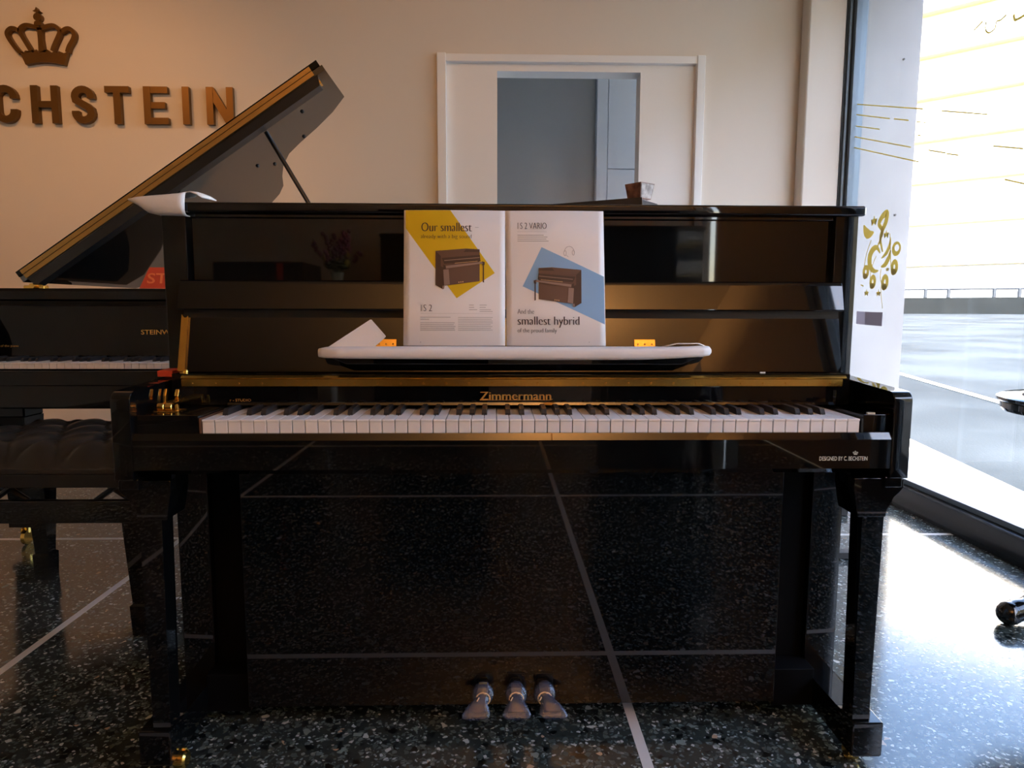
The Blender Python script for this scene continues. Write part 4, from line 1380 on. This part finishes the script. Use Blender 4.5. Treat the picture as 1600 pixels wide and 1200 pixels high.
h0, h1 = 0.030, 0.0385
b = MB()
b.loft([[bx(-h0, -h0, 1.3095), bx(h0, -h0, 1.3095), bx(h0, h0, 1.3095), bx(-h0, h0, 1.3095)], [bx(-h1, -h1, 1.3655), bx(h1, -h1, 1.3655), bx(h1, h1, 1.3655), bx(-h1, h1, 1.3655)],
        [bx(-h1 + .004, -h1 + .004, 1.3655), bx(h1 - .004, -h1 + .004, 1.3655), bx(h1 - .004, h1 - .004, 1.3655), bx(-h1 + .004, h1 - .004, 1.3655)], [bx(-h0, -h0, 1.316), bx(h0, -h0, 1.316), bx(h0, h0, 1.316), bx(-h0, h0, 1.316)]], cap=True)
wbx = tag(b.build('wooden_box', M['wood'], smooth=0), 'small flared wooden box on the black stand before the doorway', 'box')
b = MB()
b.slab([bx(-h0 * .88, -h0 - .0012, 1.312), bx(h0 * .88, -h0 - .0012, 1.312), bx(h1 * .9, -h1 - .0008, 1.362), bx(-h1 * .9, -h1 - .0008, 1.362)], (0.0003, -0.0004, 0))
b.build('front_plate', M['woodpale'], wbx, smooth=0)['label'] = 'greyish printed front face'
at_base(wbx)

# ------------------------------------------------------------------ round stool by the window
st = thing('round_stool', 'glossy black round stool with gilded recess, cut by the right edge', 'stool', (1.72, 0.66, 0))
b = MB()
b.lathe([(0.0, 0.600), (0.215, 0.600), (0.245, 0.606), (0.252, 0.616), (0.252, 0.632), (0.262, 0.640), (0.262, 0.648), (0.25, 0.653), (0.20, 0.653), (0.196, 0.660), (0.185, 0.662), (0.150, 0.662), (0.144, 0.655), (0.0, 0.653)], (1.72, 0.66, 0.0), 64)
b.build('seat', LQ, st)
MB().lathe([(0.0, 0.651), (0.143, 0.651), (0.146, 0.6625), (0.140, 0.664), (0.130, 0.656), (0.0, 0.655)], (1.72, 0.66, 0), 48).build('gilded_recess', M['brassdull'], st)
MB().lathe([(0.05, 0.16), (0.06, 0.2), (0.03, 0.25), (0.025, 0.5), (0.045, 0.57), (0.10, 0.60)], (1.72, 0.66, 0), 24).build('column', LQ, st)
for a in (190, 310, 70):
    d = Vector((math.cos(R(a)), math.sin(R(a)), 0))
    c = Vector((1.72, 0.66, 0))
    pts = spline([c + d * 0.03 + Vector((0, 0, 0.21)), c + d * 0.11 + Vector((0, 0, 0.18)), c + d * 0.19 + Vector((0, 0, 0.06)), c + d * 0.25 + Vector((0, 0, 0.040)), c + d * 0.275 + Vector((0, 0, 0.034))], 6)
    b = MB().tube(pts, [0.026 + 0.008 * i / len(pts) for i in range(len(pts))], 14)
    b.sphere(pts[-1], 0.034, seg=16)
    b.build('leg', LQ, st)

# ------------------------------------------------------------------ what stands behind the viewer and shows mirrored in the lacquer
def plain_upright(x, y, w, label, h=1.25, front=-1):
    t = thing('upright_piano', label, 'upright piano', (x, y, 0))
    MB().box(x - w / 2, x + w / 2, y - 0.2, y + 0.2, 0.0, h, 0.006).build('body', LQ, t)
    MB().box(x - w / 2 - .01, x + w / 2 + .01, y - 0.21, y + 0.21, h, h + 0.025, 0.006).build('lid', LQ, t)
    ya, yb = sorted((y + front * 0.2, y + front * 0.42))
    MB().box(x - w / 2, x + w / 2, ya, yb, 0.62, 0.80, 0.008).build('key_shelf', LQ, t)
    for sx_ in (-1, 1):
        MB().box(x + sx_ * (w / 2 - .03) - .025, x + sx_ * (w / 2 - .03) + .025, ya if front < 0 else yb - .05, ya + .05 if front < 0 else yb, 0, 0.62, 0.004).build('leg', LQ, t)
    return t
plain_upright(0.86, -2.5, 0.62, 'black upright piano behind the viewer, near the window side', 1.36, 1)
plain_upright(-0.55, -4.3, 0.9, 'tall black upright piano by the wall behind the viewer', 1.50, 1)
tb = thing('side_cabinet', 'low black cabinet with a red stripe behind the viewer', 'cabinet', (-1.95, -4.3, 0))
MB().box(-2.35, -1.62, -4.6, -4.0, 0.0, 1.28, 0.005).build('body', M['satin'], tb)
MB().box(-1.83, -1.78, -4.01, -3.995, 0.85, 1.27).build('stripe', M['red'], tb, smooth=0)
pt_ = thing('flower_table', 'small pale table behind the viewer', 'table', (-1.36, -4.1, 0))
MB().lathe([(0.16, 1.02), (0.17, 1.03), (0.17, 1.05), (0.0, 1.05)], (-1.36, -4.1, 0), 32).build('table_top', M['white'], pt_)
MB().lathe([(0.14, 0.0), (0.13, 0.02), (0.025, 0.04), (0.025, 1.02)], (-1.36, -4.1, 0), 24).build('pedestal', M['white'], pt_)
vs = thing('flower_vase', 'glass vase of purple and yellow flowers behind the viewer', 'vase', (-1.36, -4.1, 1.05))
MB().lathe([(0.045, 1.05), (0.05, 1.06), (0.04, 1.12), (0.055, 1.2), (0.05, 1.2), (0.035, 1.12), (0.0, 1.07)], (-1.36, -4.1, 0), 20).build('vase', M['vase'], vs)
rn = random.Random(4)
bs, bp_, bl, by_ = MB(), MB(), MB(), MB()
for i in range(26):
    a, t = rn.uniform(0, 6.28), rn.uniform(0.05, 0.22)
    tip = Vector((-1.36 + math.cos(a) * t, -4.1 + math.sin(a) * t * .7, 1.36 + rn.uniform(0, 0.26) * (1 - t * 1.5)))
    bs.tube([(-1.36, -4.1, 1.18), tip], 0.003, 5)
    if i % 3:
        for k in range(6):
            p = Vector((-1.36, -4.1, 1.18)).lerp(tip, 0.62 + 0.07 * k)
            bp_.sphere((p.x + rn.uniform(-.02, .02), p.y, p.z), 0.017, seg=6)
    else:
        p = Vector((-1.36, -4.1, 1.18)).lerp(tip, 0.5)
        by_.sphere(p, 0.026, 1, 1, 1.4, 8)
    p = Vector((-1.36, -4.1, 1.18)).lerp(tip, 0.35)
    bl.sphere(p, 0.035, 1, 1, 0.5, 6)
bs.build('stem', M['leaf'], vs)
bp_.build('purple_flower', M['petal'], vs)
by_.build('yellow_flower', M['bud'], vs)
bl.build('leaf', M['leaf'], vs)

# ------------------------------------------------------------------ lamps of the shop
def spot(x, y, aim, energy, label, size=95, color=(1.0, 0.46, 0.16)):
    t = thing('ceiling_spotlight', label, 'ceiling light', (x, y, 3.1))
    MB().lathe([(0.05, 0), (0.05, -0.02), (0.012, -0.02), (0.012, -0.07)], (x, y, 3.1), 16).build('mount', M['white'], t)
    MB().lathe([(0.0, 0.0), (0.04, 0.0), (0.045, -0.10), (0.040, -0.10), (0.035, -0.02), (0.0, -0.02)], (x, y, 3.03), 20).build('shade', M['white'], t)
    l = light('spot_bulb', 'SPOT', (x, y, 2.925), energy, color, spot_size=R(size), spot_blend=0.8, shadow_soft_size=0.04)
    l.rotation_euler = (Vector(aim) - Vector((x, y, 2.925))).to_track_quat('-Z', 'Y').to_euler()
    return t
spot(-2.3, 0.9, (-2.5, 2.7, 1.4), 72, 'white ceiling spotlight aimed at the lettered wall')
spot(-0.6, 0.2, (-0.7, 2.7, 1.6), 45, 'white ceiling spotlight above the upright piano')
# pendant bowl behind the viewer, throwing warm light up at the ceiling
ul = thing('pendant_lamp', 'brass pendant bowl lamp under the ceiling behind the viewer', 'pendant lamp', (0.42, -3.75, 3.1))
MB().lathe([(0.05, 0.0), (0.05, -0.02), (0.006, -0.025), (0.006, -0.76)], (0.42, -3.75, 3.1), 16).build('stem', M['brassdull'], ul)
MB().lathe([(0.0, 2.330), (0.09, 2.335), (0.18, 2.39), (0.20, 2.46), (0.196, 2.46), (0.17, 2.395), (0.08, 2.345), (0.0, 2.34)], (0.42, -3.75, 0), 28).build('bowl', M['brassdull'], ul)
light('lamp_bulb', 'POINT', (0.42, -3.75, 2.42), 440, (1.0, 0.52, 0.19), shadow_soft_size=0.035)
